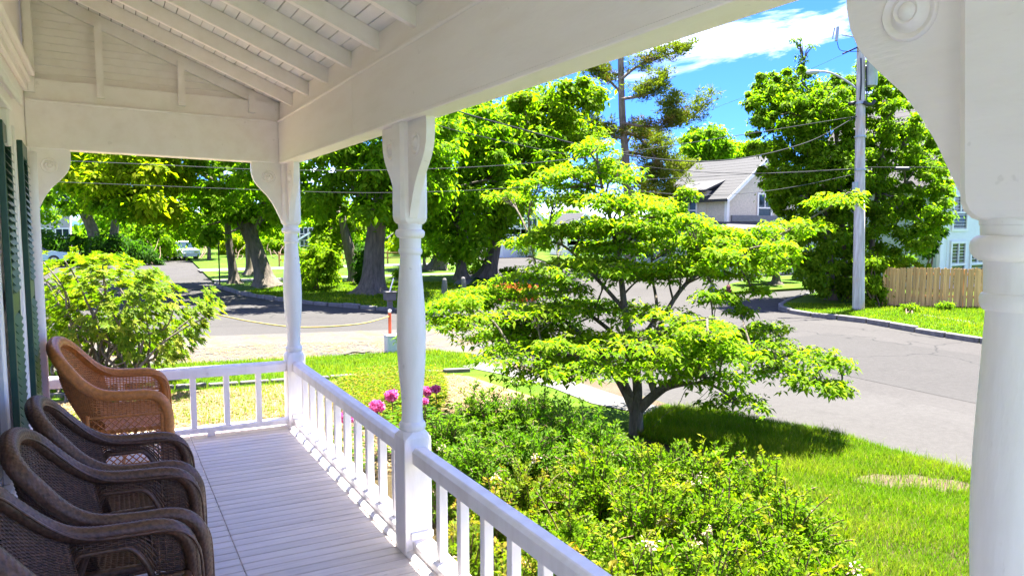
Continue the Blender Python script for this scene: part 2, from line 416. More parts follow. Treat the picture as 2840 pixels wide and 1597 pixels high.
M['lf_shrub_r'] = leafmat('bronze_tipped_shrub_leaf', (0.070, 0.130, 0.010), (0.165, 0.205, 0.015), (0.360, 0.185, 0.040), 0.42, 0.45)
M['grass'] = leafmat('grass_blade', (0.050, 0.118, 0.004), (0.125, 0.205, 0.006), (0.225, 0.250, 0.018), 0.42, 0.6)
M['straw_blade'] = leafmat('straw_blade', (0.210, 0.140, 0.062), (0.380, 0.285, 0.160), None, 0.2, 0.7, (1, 1, 1))

# ------------------------------------------------------------------ ground, streets, kerbs
def sheet(name, pts, z, m, kind='structure', label=None):
    pts = np.asarray(pts, float)
    if np.sum(pts[:, 0] * np.roll(pts[:, 1], -1) - np.roll(pts[:, 0], -1) * pts[:, 1]) < 0: pts = pts[::-1]
    o = mesh(name, np.c_[pts, np.full(len(pts), z)], [tuple(range(len(pts)))], m); o["kind"] = kind
    if label: o["label"] = label
    return o
def slab(name, pts, m, z1=GZ, label=None, z0=-0.94):
    o = mesh(name, *extrude_poly(pts, z0, z1), m); o["kind"] = 'structure'
    if label: o["label"] = label
    return o
sheet('ground', [(-900, -900), (900, -900), (900, 900), (-900, 900)], -0.97, M['lawn_far'], label='open grassy ground reaching to the horizon')
sheet('street', [(-14, -40), (64, -40), (64, 84), (-14, 84)], RZ, M['asphalt'], label='pale worn asphalt street and junction beyond the lawn')
sheet('street_lane', [(5.5, -40), (10.3, -40), (10.5, 6), (10.9, 12.9), (5.5, 13.2)], RZ + 0.004, M['asphalt_pale'], label='paler strip of asphalt along the front lawn')
sheet('driveway', [(-12, 14), (6.9, 13.0), (8.6, 13.4), (8.9, 16.6), (7.1, 17.2), (1.9, 18.6), (-12, 19.6)], RZ + 0.008, M['asphalt_sandy_sunlit'], label='sandy straw-strewn driveway apron in a lighter sunlit tone up to the tree shade')  # paler colour paints the sunlit band; far edge traces the tree-shadow line
sheet('road_patch', [(11.2, 4.0), (15.5, 4.2), (15.6, 11.6), (11.5, 11.2)], RZ + 0.004, asphalt('dark_asphalt_patch', (0.055, 0.0520, 0.0485), (0.066, 0.0625, 0.0585)), label='slightly darker repaired patch of street')
YARD = [(-14, -14), (7.8, -14), (7.78, 4.0), (7.74, 5.6), (7.5, 6.4), (7.2, 7.15), (6.95, 7.6), (6.95, 8.3), (7.15, 9.2), (6.75, 10.8), (6.35, 11.9), (6.25, 12.8), (5.9, 13.45), (5.1, 13.75), (2.9, 14.1), (1.0, 14.6), (-14, 16.2)]
slab('lawn', YARD, M['lawn'], label='front garden lawn between the porch and the street')
RLAWN = [(17.25, -30), (17.1, 8.0), (17.35, 9.6), (17.7, 10.9), (18.1, 12.3), (17.95, 13.6), (18.05, 14.7), (18.6, 15.6), (19.5, 16.3), (21.2, 17.2), (23.2, 18.1), (30, 19.0), (58, 19.5), (58, -30)]
slab('corner_lawn', RLAWN, M['lawn_far'], label='sunny corner lawn with the utility pole')
ISLE = [(21.1, 20.0), (22.2, 21.6), (24.0, 22.9), (28.0, 25.0), (34.0, 25.6), (46, 26), (46, 21.6), (32, 20.6), (25.6, 20.0)]
slab('verge_island', ISLE, M['lawn_far'], label='narrow grass island between the side street and the drive')
COMMON = [(8.25, 19.9), (7.7, 21.3), (6.4, 23.8), (5.25, 26.2), (4.5, 29.3), (4.2, 32.8), (4.5, 40), (5.4, 56), (6.5, 80), (40, 80), (30, 60), (21.5, 42), (18, 34), (14.6, 27), (12.0, 23.0), (10.0, 20.6), (9.0, 19.75)]
slab('common', COMMON, M['lawn_far'], label='shady green common under the big trees')
HLAWN = [(24.5, 27.5), (30, 28.6), (60, 29.5), (60, 80), (46, 80), (33, 56), (26, 40), (23.6, 31.5)]
slab('house_lawn', HLAWN, M['lawn_far'], label='lawn in front of the shingled house')
LLAWN = [(-3.4, 20.5), (-3.0, 40), (-2.4, 82), (-13, 82), (-13, 20.5)]
slab('far_verge', LLAWN, M['lawn_far'], label='grass verge along the street beyond the rhododendron')
for pts, lb in (([(4.4, 35.3), (4.35, 37.0), (17.6, 35.6), (17.2, 34.6)], 'pale strip standing for sunlit grass across the common'),
                ([(4.6, 44), (4.7, 46.5), (22.5, 46), (21.8, 43.6)], 'farther pale strip standing for sunlit grass on the common'),
                ([(11.2, 25.2), (12.2, 25.6), (20.3, 39.5), (19.4, 39.5)], 'pale strip standing for sunlit grass along the right edge of the common')):
    sheet('path_or_sunlit_strip', pts, GZ + 0.004, M['concrete'], label=lb)  # pale sheets paint sunlit stripes onto the grass of the common
sheet('path_or_sunlit_strip', [(19.4, 9.2), (19.75, 9.2), (20.6, 12.1), (20.35, 12.2)], GZ + 0.004, M['concrete'], label='thin concrete strip across the corner lawn')
sheet('sidewalk', [(5.55, 11.7), (5.85, 10.7), (6.05, 9.4), (6.0, 8.3), (6.3, 7.35), (6.75, 7.45), (6.62, 8.3), (6.62, 9.5), (6.35, 10.9), (6.0, 11.9)], GZ + 0.012, M['concrete'], label='pale concrete walk beside the dogwood')
sheet('verge_dirt', [(6.62, 7.7), (6.93, 7.75), (6.93, 8.3), (7.12, 9.2), (6.72, 10.8), (6.3, 12.0), (6.0, 11.92), (6.36, 10.9), (6.63, 9.5), (6.63, 8.3)], GZ + 0.004, M['dirt'], label='sandy dirt verge between walk and street')
BALD = [GR(*p)[:2] for p in ((2140, 1212), (2165, 1198), (2205, 1192), (2250, 1196), (2300, 1193), (2350, 1203), (2400, 1208), (2450, 1218), (2460, 1240), (2420, 1236), (2385, 1243), (2340, 1230), (2290, 1226), (2240, 1228), (2195, 1218))]
sheet('lawn_dirt', BALD, GZ + 0.004, M['dirt'], label='bare sandy patch in the front lawn')
sheet('straw_bed', [(-4, 6.2), (5.2, 6.6), (5.5, 9.0), (5.3, 10.9), (4.3, 11.45), (2.5, 11.8), (0.8, 12.1), (-4, 12.6)], GZ + 0.004, M['straw'], label='straw-mulched ground beyond the end of the porch')
sheet('garden_bed', [(1.5, -1), (5.0, -0.5), (5.9, 2.0), (6.0, 4.5), (5.6, 6.3), (5.1, 7.8), (4.4, 9.3), (2.2, 9.0), (1.5, 7)], GZ + 0.010, M['soil'], label='planted garden bed along the porch')

def kerb(label, path, step=0.85, h=0.135):
    path = np.asarray(path, float); root = thing('kerb', label, None, (*path[0], RZ)); del root["label"]; root["label"] = label; root["kind"] = 'structure'
    seg = np.linalg.norm(np.diff(path, axis=0), axis=1); s = np.r_[0, np.cumsum(seg)]; n = int(s[-1] / step)
    q = np.c_[np.interp(np.linspace(0, s[-1], n + 1), s, path[:, 0]), np.interp(np.linspace(0, s[-1], n + 1), s, path[:, 1])]
    for a, b in zip(q[:-1], q[1:]):
        d = (b - a); l = np.linalg.norm(d); d /= l; g = 0.012 + 0.03 * random.random()
        V, F = box(g, l - g, -0.07 - .02 * random.random(), 0.075, -0.04, h + random.uniform(-.03, .02), 0.02)
        V[:, 1] += random.uniform(-.015, .015); V[:, 2] += (V[:, 0] / l - .5) * random.uniform(-.03, .03)
        X = np.c_[a[0] + V[:, 0] * d[0] - V[:, 1] * d[1], a[1] + V[:, 0] * d[1] + V[:, 1] * d[0], V[:, 2] + RZ]
        mesh('kerb_stone', X, F, M['granite'], root)
kerb('weathered kerb curving round the corner lawn', RLAWN[1:12])
kerb('rough stone kerb along the shaded common', [COMMON[k] for k in (16, 0, 1, 2, 3, 4, 5)] + [(4.3, 35)], 0.7)
# stone edging between strip lawn and straw
edge = thing('stone_edging', 'thin pale line of edging stones along the straw bed', 'edging', (0.86, 12.3, GZ))
ep = [(-1.0, 12.62), (0.86, 12.3), (2.5, 11.98), (4.3, 11.6), (5.6, 11.2)]
ep = np.array(ep); sx = np.linspace(-1, 5.5, 15)
for a, b in zip(sx[:-1], sx[1:]):
    if 2.0 < a < 2.2: continue
    ya, yb = np.interp([a, b], ep[:, 0], ep[:, 1]); V, F = box(0.01, (b - a) - .02, -.05, .05, -.05, .05 + random.random() * .02, .012)
    X = np.c_[a + V[:, 0], ya + V[:, 0] * (yb - ya) / (b - a) + V[:, 1], GZ + V[:, 2]]
    mesh('edging_stone', X, F, M['concrete'], edge)

# ------------------------------------------------------------------ the porch: floor
PX, PY0, PY1 = 1.42, -1.2, 6.47
fl = thing('porch_floor', 'grey painted plank floor of the porch', None, (0, 2.5, 0)); fl["kind"] = 'structure'
bw = 0.0815; y = PY0; i = 0
while y < 6.56:
    for a, b in ((-0.475, 0.5494), (0.5502, 1.565)):
        dz = random.uniform(-.0012, .0012)
        V, F = box(a, b, y + .0026, y + bw - .0026, -0.03 + dz, dz, 0.0045)
        mesh('floor_board', P(V), F, M['floor'], fl)
    y += bw; i += 1
MB().box(-.48, 1.53, PY0, 6.55, -.20, -.032).build('floor_joists', M['joint'], fl, f=P)
MB().box(1.535, 1.56, PY0, 6.56, -.75, -.034, .004).box(-.48, 1.56, 6.565, 6.59, -.75, -.034, .004).build('skirt_board', M['white_clean'], fl, f=P)

# posts
PROF = [(.672, .060), (.679, .068), (.690, .0725), (.704, .0725), (.714, .069), (.721, .0635), (.7215, .0600), (.730, .0592), (.745, .0572), (.80, .0562), (.84, .0570), (.90, .0620), (.97, .0688), (1.05, .0742), (1.13, .0772), (1.21, .0782), (1.29, .0768), (1.37, .0728), (1.45, .0672), (1.53, .0610), (1.59, .0568), (1.622, .0545), (1.6285, .0548), (1.629, .0585), (1.633, .0615), (1.641, .0640), (1.651, .0640), (1.658, .0612), (1.660, .0575), (1.690, .0572), (1.712, .0575), (1.7165, .0585), (1.717, .0640), (1.722, .0720), (1.731, .0775), (1.741, .0790), (1.751, .0775), (1.758, .0725), (1.762, .0665), (1.7625, .0625), (1.780, .0625), (1.781, .0640), (1.795, .0640)]
BTOP = 2.316
BRK = [(0, 0), (.244, 0), (.247, -.03), (.246, -.08), (.238, -.125), (.221, -.166), (.198, -.198), (.172, -.227), (.123, -.277), (.08, -.338), (.055, -.385), (.035, -.43), (.018, -.468), (.006, -.492), (0, -.498)]
def oct_block(cx, cy, h, ch, rows):
    """square block with chamfered arrises; rows of (z, half, chamfer)"""
    V = []; F = []
    for z, hh, c in rows:
        for sx, sy, first in ((1, -1, 0), (1, 1, 1), (-1, 1, 0), (-1, -1, 1)):
            p = [(cx + sx * (hh - c), cy + sy * hh), (cx + sx * hh, cy + sy * (hh - c))]
            if (sx, sy) in ((1, 1), (-1, -1)): p = p[::-1]
            V += [(a, b, z) for a, b in p]
    n = 8
    for r in range(len(rows) - 1):
        for j in range(n): F.append((r * n + j, r * n + (j + 1) % n, (r + 1) * n + (j + 1) % n, (r + 1) * n + j))
    F += [tuple(range(n))[::-1], tuple(range((len(rows) - 1) * n, len(rows) * n))]
    return np.array(V), F
def bracket(parent, ox, oy, dx, dy, th=0.046, s=1.0, shift=0.0):
    nx, ny = -dy, dx
    pts = [(d * s, BTOP + .001 + z * s) for d, z in BRK]; n = len(pts)
    fr = []
    for o_ in (-th / 2, th / 2):
        for d, z in pts: fr.append((ox + dx * d + nx * (o_ + shift), oy + dy * d + ny * (o_ + shift), z))
    F = [tuple(range(n)), tuple(range(n, 2 * n))[::-1]] + [(i, i + n, (i + 1) % n + n, (i + 1) % n) for i in range(n)]
    V = np.array(fr)
    b = mesh('bracket', P(V), F, M['white'], parent)
    c, zc = .108 * s, BTOP - .122 * s
    for side in (-1, 1):                      # turned rosette on each face
        a = np.linspace(0, 2 * np.pi, 28, endpoint=False); prof = [(.056, 0), (.056, .002), (.052, .004), (.046, .003), (.040, .0005), (.034, .0015), (.028, .0065), (.024, .0085), (.021, .0075), (.018, .006), (.013, .009), (.007, .0115), (.001, .012)]
        RV = []; RF = []
        for r, h in prof:
            for t in a:
                d = c + r * s * math.cos(t); off = side * (th / 2 + h * 1.9 + .0005) + shift
                RV.append((ox + dx * d + nx * off, oy + dy * d + ny * off, zc + r * s * math.sin(t)))
        k = len(a)
        for i in range(len(prof) - 1):
            for j in range(k):
                q = (i * k + j, i * k + (j + 1) % k, (i + 1) * k + (j + 1) % k, (i + 1) * k + j); RF.append(q if side < 0 else q[::-1])
        mesh('rosette', P(RV), RF, M['white'], b, True, sharp=50)
    return b
def post(cy, label, brackets, cx=PX, h=.078, lean=0.0):
    global P
    P_0 = P
    P = lambda V: P_0(np.asarray(V, float).reshape(-1, 3) + np.c_[np.zeros(len(V)), lean * (np.asarray(V, float).reshape(-1, 3)[:, 2] - 1.765), np.zeros(len(V))])
    try: return post_(cy, label, brackets, cx, h)
    finally: P = P_0
def post_(cy, label, brackets, cx, h):
    t = thing('porch_post', label, 'porch post', P([[cx, cy, 0]])[0], 'turned porch posts along the rail')
    V, F = oct_block(cx, cy, h, 0, [(0.0, h, .004), (.615, h, .004), (.640, h, .010), (.658, h - .006, .026), (.668, h - .012, .036), (.676, h - .020, .040)])
    mesh('base_block', P(V), F, M['white_clean'], t)
    MB().box(cx - h + .03, cx + h + .004, cy - h - .012, cy - h - .0005, .085, .125, .005).build('base_moulding', M['white_clean'], t, f=P)
    V, F = lathe(PROF, cx, cy, 40); mesh('shaft', P(V), F, M['white_clean'], t, True, sharp=28)
    ht = h - .003
    V, F = oct_block(cx, cy, h, 0, [(1.786, ht - .022, .030), (1.794, ht - .010, .026), (1.806, ht - .003, .022), (1.822, ht, .020), (1.85, ht, .018), (BTOP + .002, ht, .018)])
    mesh('capital_block', P(V), F, M['white'], t)
    for dx, dy in brackets: bracket(t, cx + dx * (ht - .001), cy + dy * (ht - .001), dx, dy, shift=(.012 if dx == 0 and dy > 0 else (-.012 if dx == 0 else 0)))
    return t
post(6.463, 'far turned white post at the porch corner where two railings meet', [(-1, 0), (0, -1)])
post(3.625, 'middle turned white post with scroll bracket between the two side railings', [(0, 1), (0, -1)])
post(0.671, 'large white post close to the camera at the right edge', [(0, 1), (0, -1)], lean=.05)
hp = thing('wall_bracket', 'white scroll bracket with rosette under the beam beside the house wall', 'bracket', P([[-.455, 6.46, 1.8]])[0])
bracket(hp, -.452, 6.463, 1, 0)

# railings
def railing(label, x0, y0, x1, y1, bal, shoe=True):
    L_ = math.hypot(x1 - x0, y1 - y0); ux, uy = (x1 - x0) / L_, (y1 - y0) / L_; vx, vy = -uy, ux      # v: to the inside / outside
    t = thing('porch_railing', label, 'railing', P([[(x0 + x1) / 2, (y0 + y1) / 2, 0]])[0], 'white porch railings')
    def loc(a, v, z): return [x0 + ux * a + vx * v, y0 + uy * a + vy * v, z]
    def prism(sec, a0, a1):
        n = len(sec); V = [loc(a, v, z) for a in (a0, a1) for v, z in sec]
        F = [tuple(range(n)), tuple(range(n, 2 * n))[::-1]] + [(i, i + n, (i + 1) % n + n, (i + 1) % n) for i in range(n)]
        V = P(V); c = V.mean(0); out = []
        for f in F:
            p = V[list(f)]; out.append(f if np.dot(np.cross(p[1] - p[0], p[2] - p[1]), p.mean(0) - c) > 0 else f[::-1])
        return V, out
    sec = [(-.046, .505), (.046, .505), (.047, .570), (.033, .586), (.026, .590), (-.026, .590), (-.033, .586), (-.047, .570)]
    mesh('top_rail', *prism(sec, 0, L_), M['white_clean'], t)
    mesh('bottom_rail', *prism([(-.050, .034), (.050, .034), (.050, .069), (.044, .075), (-.044, .075), (-.050, .069)], 0, L_), M['white_clean'], t)
    if shoe: mesh('shoe_moulding', *prism([(.0505, .002), (.092, .002), (.090, .012), (.076, .026), (.0505, .032)], 0, L_), M['white_clean'], t)
    for a in np.arange(0.35, L_ - .2, max(.8, (L_ - .7) / 2)):
        V, F = box(-.03, .03, -.04, .04, 0, .0345); X = [loc(a + p[0], p[1], p[2]) for p in V]; mesh('rail_block', P(X), F, M['white_clean'], t)
    for a in bal:
        V, F = box(-.0225, .0225, -.0225, .0225, .0745, .5055, .002); X = [loc(a + p[0], p[1], p[2]) for p in V]
        mesh('baluster', P(X), F, M['white_clean'], t)
    return t
RX = 1.434
railing('far white railing running from the corner post to the middle post', RX, 3.702, RX, 6.386, [3.925 + .2475 * k - 3.702 for k in range(10)])
railing('near white railing running toward the camera from the middle post', RX, 0.757, RX, 3.547, [3.267 - .2475 * k - .757 for k in range(10)])
railing('white end railing across the porch behind the wicker chairs', -.44, 6.463, 1.343, 6.463, [1.107 - .262 * k + .44 for k in range(6)], False)

# ------------------------------------------------------------------ porch roof
rf = thing('porch_roof', 'white painted porch ceiling with open rafters, planks and beams', None, (0.5, 3, 2.3)); rf["kind"] = 'structure'
SL = 0.393
zr = lambda x: 2.732 - SL * (x - 1.345)       # underside of the rafters
BX0, BX1, BY = 1.325, 1.466, 6.42
for b0, b1 in ((-1.2, 1.1), (1.103, 4.30), (4.303, BY - .0015)): MB().box(BX0, BX1, b0, b1, BTOP, 2.662, .004).build('beam', M['white'], rf, f=P)
MB().box(BX0 - .004, BX0 + .02, -1.2, BY, BTOP - .006, BTOP + .014, .004).build('beam_bead', M['white'], rf, f=P)
MB().box(BX0 + .02, BX1, -1.2, BY + .1, 2.663, 2.830, .003).build('plate_board', M['white'], rf, f=P)
MB().box(BX0 - .012, BX0 + .022, -1.2, BY - .013, 2.655, 2.676, .006).build('beam_moulding', M['white'], rf, f=P)
MB().box(-.478, BX1, BY, BY + .14, BTOP, 2.662, .006).build('beam', M['white'], rf, f=P)
MB().box(-.478, BX0 + .019, BY + .02, BY + .13, 2.663, 2.826, .003).build('plate_board', M['white'], rf, f=P)
MB().box(-.478, BX0 - .013, BY - .011, BY + .021, 2.655, 2.674, .006).build('beam_moulding', M['white'], rf, f=P)
def rafter(y, w=.042, d=.092, name='rafter', x0=-.478, x1=1.349):
    dz = d * math.sqrt(1 + SL * SL)
    V = np.array([[x, yy, zr(x) + k * dz] for yy in (y - w / 2, y + w / 2) for x, k in ((x0, 0), (x1, 0), (x1, 1), (x0, 1))])
    F = [(0, 1, 2, 3), (7, 6, 5, 4), (0, 4, 5, 1), (3, 2, 6, 7), (1, 5, 6, 2), (0, 3, 7, 4)]
    return mesh(name, P(V), F, M['white'], rf)
for k in range(15): rafter(6.485 - .5235 * k + random.uniform(-.012, .012) * (k > 0))
zd = .092 * math.sqrt(1 + SL * SL)
x = -.478; k = 0
while x < 2.02:                                 # ceiling planks laid across the rafters
    w_ = .0735
    g = .0028 + .0032 * random.random()
    V, F = box(0, w_ - g, -1.25, 6.75, 0.001, .02, .0015)
    V = np.array(V); X = np.c_[x + V[:, 0], V[:, 1], zr(0) + zd + .001 - SL * (x + V[:, 0]) + V[:, 2]]
    mesh('ceiling_plank', P(X), F, M['plank'], rf); x += w_; k += 1
V = np.array([[xx, yy, zr(xx) + zd + dz] for dz in (.03, .06) for yy in (-1.3, 6.8) for xx in (-.6, 2.06)])
mesh('roof_deck', P(V), [(0, 1, 3, 2), (4, 6, 7, 5), (0, 4, 5, 1), (2, 3, 7, 6), (0, 2, 6, 4), (1, 5, 7, 3)], M['joint'], rf)
ze = zr(2.02) + zd
MB().box(2.0, 2.03, -1.3, 6.8, ze - .03, ze + .05, .004).build('fascia', M['white_clean'], rf, f=P)
# gable infill over the end beam: horizontal boards, each its own piece
z = 2.830
while z < 3.42:
    xe = min(1.30, 1.345 - (z - 2.742 - .05) / SL)
    if xe < -.40: break
    V, F = box(-.478, xe, BY + .088, BY + .105 + .003 * random.random(), z + .001, z + .0535, .002)
    mesh('gable_board', P(V), F, M['white'], rf); z += .055
for cx_ in (.014, .580, 1.114, -.43):
    w = .025; V = np.array([[cx_ + sx * w, BY - .030 + sy * .05, zz] for zz in (2.722, None) for sy in (0, 1) for sx in (-1, 1)], dtype=object)
    V = np.array([[a, b, (zr(a) + .03 if c is None else c)] for a, b, c in V], float)
    mesh('gable_stud', P(V), [(0, 1, 3, 2), (4, 6, 7, 5), (0, 4, 5, 1), (2, 3, 7, 6), (0, 2, 6, 4), (1, 5, 7, 3)], M['white'], rf)

# ------------------------------------------------------------------ house wall with windows
hw = thing('house_wall', 'white wall of the house along the porch', None, (-.48, 3, 0)); hw["kind"] = 'structure'
MB().box(-.72, -.48, -2.0, 6.60, -.9, 4.2).build('wall', M['white'], hw, f=P)
MB().box(-.4795, -.452, 6.28, 6.602, -.03, 2.315, .004).build('corner_board', M['white_clean'], hw, f=P)
MB().box(-.4795, -.445, -1.2, 6.41, 2.72, 2.78, .008).box(-.4795, -.425, -1.2, 6.41, 2.78, 2.83, .012).box(-.4795, -.40, -1.2, 6.41, 2.83, 2.87, .012).build('cornice', M['white'], hw, f=P)
MB().box(-.4795, -.462, -1.2, 6.28, -.03, .16, .004).build('skirting', M['white_clean'], hw, f=P)
def wall_window(y0, y1, z0, z1, label):
    w = thing('window', label, None, P([[-.48, (y0 + y1) / 2, z0]])[0]); w.parent = hw; w.location = Vector(P([[-.48, (y0 + y1) / 2, z0]])[0]) - hw.location; w["label"] = label
    MB().box(-.4795, -.474, y0, y1, z0, z1).build('pane', M['glass_dark'], w, f=P)
    c = MB()
    for a, b, c0, c1 in ((y0 - .11, y0, z0 - .05, z1 + .12), (y1, y1 + .11, z0 - .05, z1 + .12), (y0, y1, z1, z1 + .12)): c.box(-.4795, -.445, a, b, c0, c1, .006)
    c.box(-.4795, -.43, y0 - .13, y1 + .13, z0 - .10, z0 - .051, .006).box(-.4735, -.460, y0, y1, (z0 + z1) / 2 - .02, (z0 + z1) / 2 + .02, .003)
    c.build('frame', M['white_clean'], w, f=P)
    # projecting hood with a toothed edge and end corbels
    h_ = MB().box(-.4795, -.36, y0 - .22, y1 + .62, z1 + .24, z1 + .29, .008).box(-.4795, -.40, y0 - .18, y1 + .58, z1 + .17, z1 + .239, .008)
    h_.build('hood', M['white'], w, f=P)
    d = MB(); yy = y0 - .2
    while yy < y1 + .58: d.box(-.372, -.3585, yy, yy + .022, z1 + .205, z1 + .2395, .004); yy += .036
    d.build('hood_teeth', M['white'], w, f=P, kind='stuff')
    MB().box(-.4795, -.41, y1 + .46, y1 + .56, z1 - .02, z1 + .169, .01).build('corbel', M['white'], w, f=P)
wall_window(3.10, 4.12, .55, 2.18, 'tall dark window behind the wicker chairs')
MB().box(-.4795, -.440, 4.93, 5.00, .30, 2.32, .005).box(-.4795, -.452, 5.002, 5.10, .30, 2.32, .004).box(-.4795, -.435, 5.102, 5.17, .30, 2.32, .005).build('casing', M['white_clean'], hw, f=P)
def shutter(label, y0, y1, z0, z1, x=-.415, tilt=0.03):
    t = thing('window_shutter', label, 'shutter', P([[x, y0, z0]])[0], 'green louvred shutters')
    sh = lambda V: P(np.c_[V[:, 0] + (V[:, 1] - y0) * -tilt, V[:, 1], V[:, 2]])
    MB().box(x - .03, x, y0, y0 + .055, z0, z1, .003).box(x - .03, x, y1 - .055, y1, z0, z1, .003).box(x - .029, x - .001, y0 + .0555, y1 - .0555, z0, z0 + .11, .003).box(x - .029, x - .001, y0 + .0555, y1 - .0555, z1 - .09, z1, .003).box(x - .029, x - .001, y0 + .0555, y1 - .0555, (z0 + z1) / 2 - .06, (z0 + z1) / 2 + .06, .003).build('stile_frame', M['green'], t, f=sh)
    for a, b in ((z0 + .115, (z0 + z1) / 2 - .065), ((z0 + z1) / 2 + .065, z1 - .095)):
        n = int((b - a) / .038)
        for i in range(n):
            zc = a + (i + .5) * (b - a) / n
            V = np.array([[x - .006 + s * .004 - u * .016, yy, zc + u * .022] for yy in (y0 + .056, y1 - .056) for u, s in ((-1, 0), (1, 0), (1, .9), (-1, .9))])
            F = [(0, 1, 2, 3), (7, 6, 5, 4), (0, 4, 5, 1), (1, 5, 6, 2), (2, 6, 7, 3), (3, 7, 4, 0)]
            mesh('louvre', sh(V), F, M['green'], t)
shutter('dark green louvred shutter nearest the camera on the house wall', 4.33, 4.85, .42, 2.26)
shutter('dark green louvred shutter farther along by the porch corner', 5.30, 5.80, .42, 2.26)
dp = [(-.425, 5.98, 2.25), (-.425, 5.98, 1.2), (-.425, 5.98, .52), (-.41, 5.97, .42), (-.36, 5.93, .34), (-.34, 5.90, .20), (-.34, 5.90, .0)]
V, F = tube(smooth_path(dp, 24), .036, 12); tag(mesh('downspout', P(V), F, M['white_clean'], None, True), 'white downspout with bent foot behind the tan wicker chair', 'downspout')

# ------------------------------------------------------------------ wicker chairs
def strands(paths, r, n=4):
    """many thin tubes, paths (k,m,3) -> one array mesh"""
    paths = np.asarray(paths, float); k, m, _ = paths.shape
    T = unit(np.gradient(paths, axis=1)); up = np.array([0.31, 0.17, 0.93])
    N = unit(np.cross(T, up)); B = np.cross(T, N)
    a = np.arange(n) / n * 2 * np.pi
    V = paths[:, :, None, :] + r * (np.cos(a)[None, None, :, None] * N[:, :, None, :] + np.sin(a)[None, None, :, None] * B[:, :, None, :])
    idx = np.arange(k * m * n).reshape(k, m, n); nx = np.roll(idx, -1, axis=2)
    F = np.stack([idx[:, :-1], nx[:, :-1], nx[:, 1:], idx[:, 1:]], axis=-1).reshape(-1, 4)
    return V.reshape(-1, 3), F
def weave(S, la, lb, row=.0088, spoke=.021, r=.0040, amp=.0030, rs=.0036):
    """over-and-under basket weave on the surface S(a,b), a along the rows"""
    ns = max(3, int(la / spoke)); nr = max(2, int(lb / row))
    a = np.linspace(0, 1, ns * 2 + 1); b = (np.arange(nr) + .5) / nr
    A, B = np.meshgrid(a, b); p = S(A, B); e = 1e-3
    nrm = unit(np.cross(S(np.clip(A + e, 0, 1), B) - S(np.clip(A - e, 0, 1), B), S(A, np.clip(B + e, 0, 1)) - S(A, np.clip(B - e, 0, 1))))
    ph = np.sin(np.pi * (A * ns - .5 + np.arange(nr)[:, None]))
    V1, F1 = strands(p + nrm * (amp * ph)[..., None], r)
    sa = (np.arange(ns) + .5) / ns; sb = np.linspace(0, 1, max(6, int(lb / .03)))
    A, B = np.meshgrid(sa, sb, indexing='ij'); V2, F2 = strands(S(A, B), rs)
    return np.concatenate([V1, V2]), np.concatenate([F1, F2 + len(V1)])
def lattice(S, la, lb, pitch=.045, r=.0038):
    P_ = []; n = int((la + lb) / pitch)
    for sgn in (1, -1):
        for i in range(n):
            c = (i + .5) * pitch; t = np.linspace(0, lb, 14)
            x = (c - t) if sgn > 0 else (la - c + t)
            ok = (x >= 0) & (x <= la)
            if ok.sum() < 2: continue
            x0, x1 = t[ok].min(), t[ok].max(); t = np.linspace(x0, x1, 12); x = (c - t) if sgn > 0 else (la - c + t)
            P_.append(S(np.clip(x / la, 0, 1), t / lb))
    V, F = strands(np.array(P_), r); return V, F
def roll(path, r, flat=1.0, lines=11, pitch=.013, n=30, depth=.085):
    """thick wrapped border: parallel strands crossed by the winding"""
    s = np.r_[0, np.cumsum(np.linalg.norm(np.diff(path, axis=0), axis=1))]; m = int(s[-1] / .0052)
    q = np.stack([np.interp(np.linspace(0, s[-1], m), s, path[:, k]) for k in range(3)], 1)
    rr = np.interp(np.linspace(0, 1, m), np.linspace(0, 1, len(np.atleast_1d(r))), np.atleast_1d(r))
    T, N, B = frames(q); a = np.arange(n) / n * 2 * np.pi; ss = np.linspace(0, s[-1], m)
    h = 1 + depth * np.sin(a * lines)[None, :] * np.sin(np.pi * ss / pitch)[:, None] - depth * .5 * np.abs(np.cos(a * lines * .5))[None, :]
    V = q[:, None, :] + (rr[:, None] * h)[..., None] * (np.cos(a)[None, :, None] * N[:, None, :] + flat * np.sin(a)[None, :, None] * B[:, None, :])
    idx = np.arange(m * n).reshape(m, n); nx = np.roll(idx, -1, 1)
    return V.reshape(-1, 3), np.stack([idx[:-1], nx[:-1], nx[1:], idx[1:]], -1).reshape(-1, 4)
def tubeF(pts, r, n=10):
    V, F = tube(pts, r, n, False); return V, np.array(F)
def cat(*vf):
    V = []; F = []; n = 0
    for v, f in vf: V.append(v); F.append(f + n); n += len(v)
    return np.concatenate(V), np.concatenate(F)

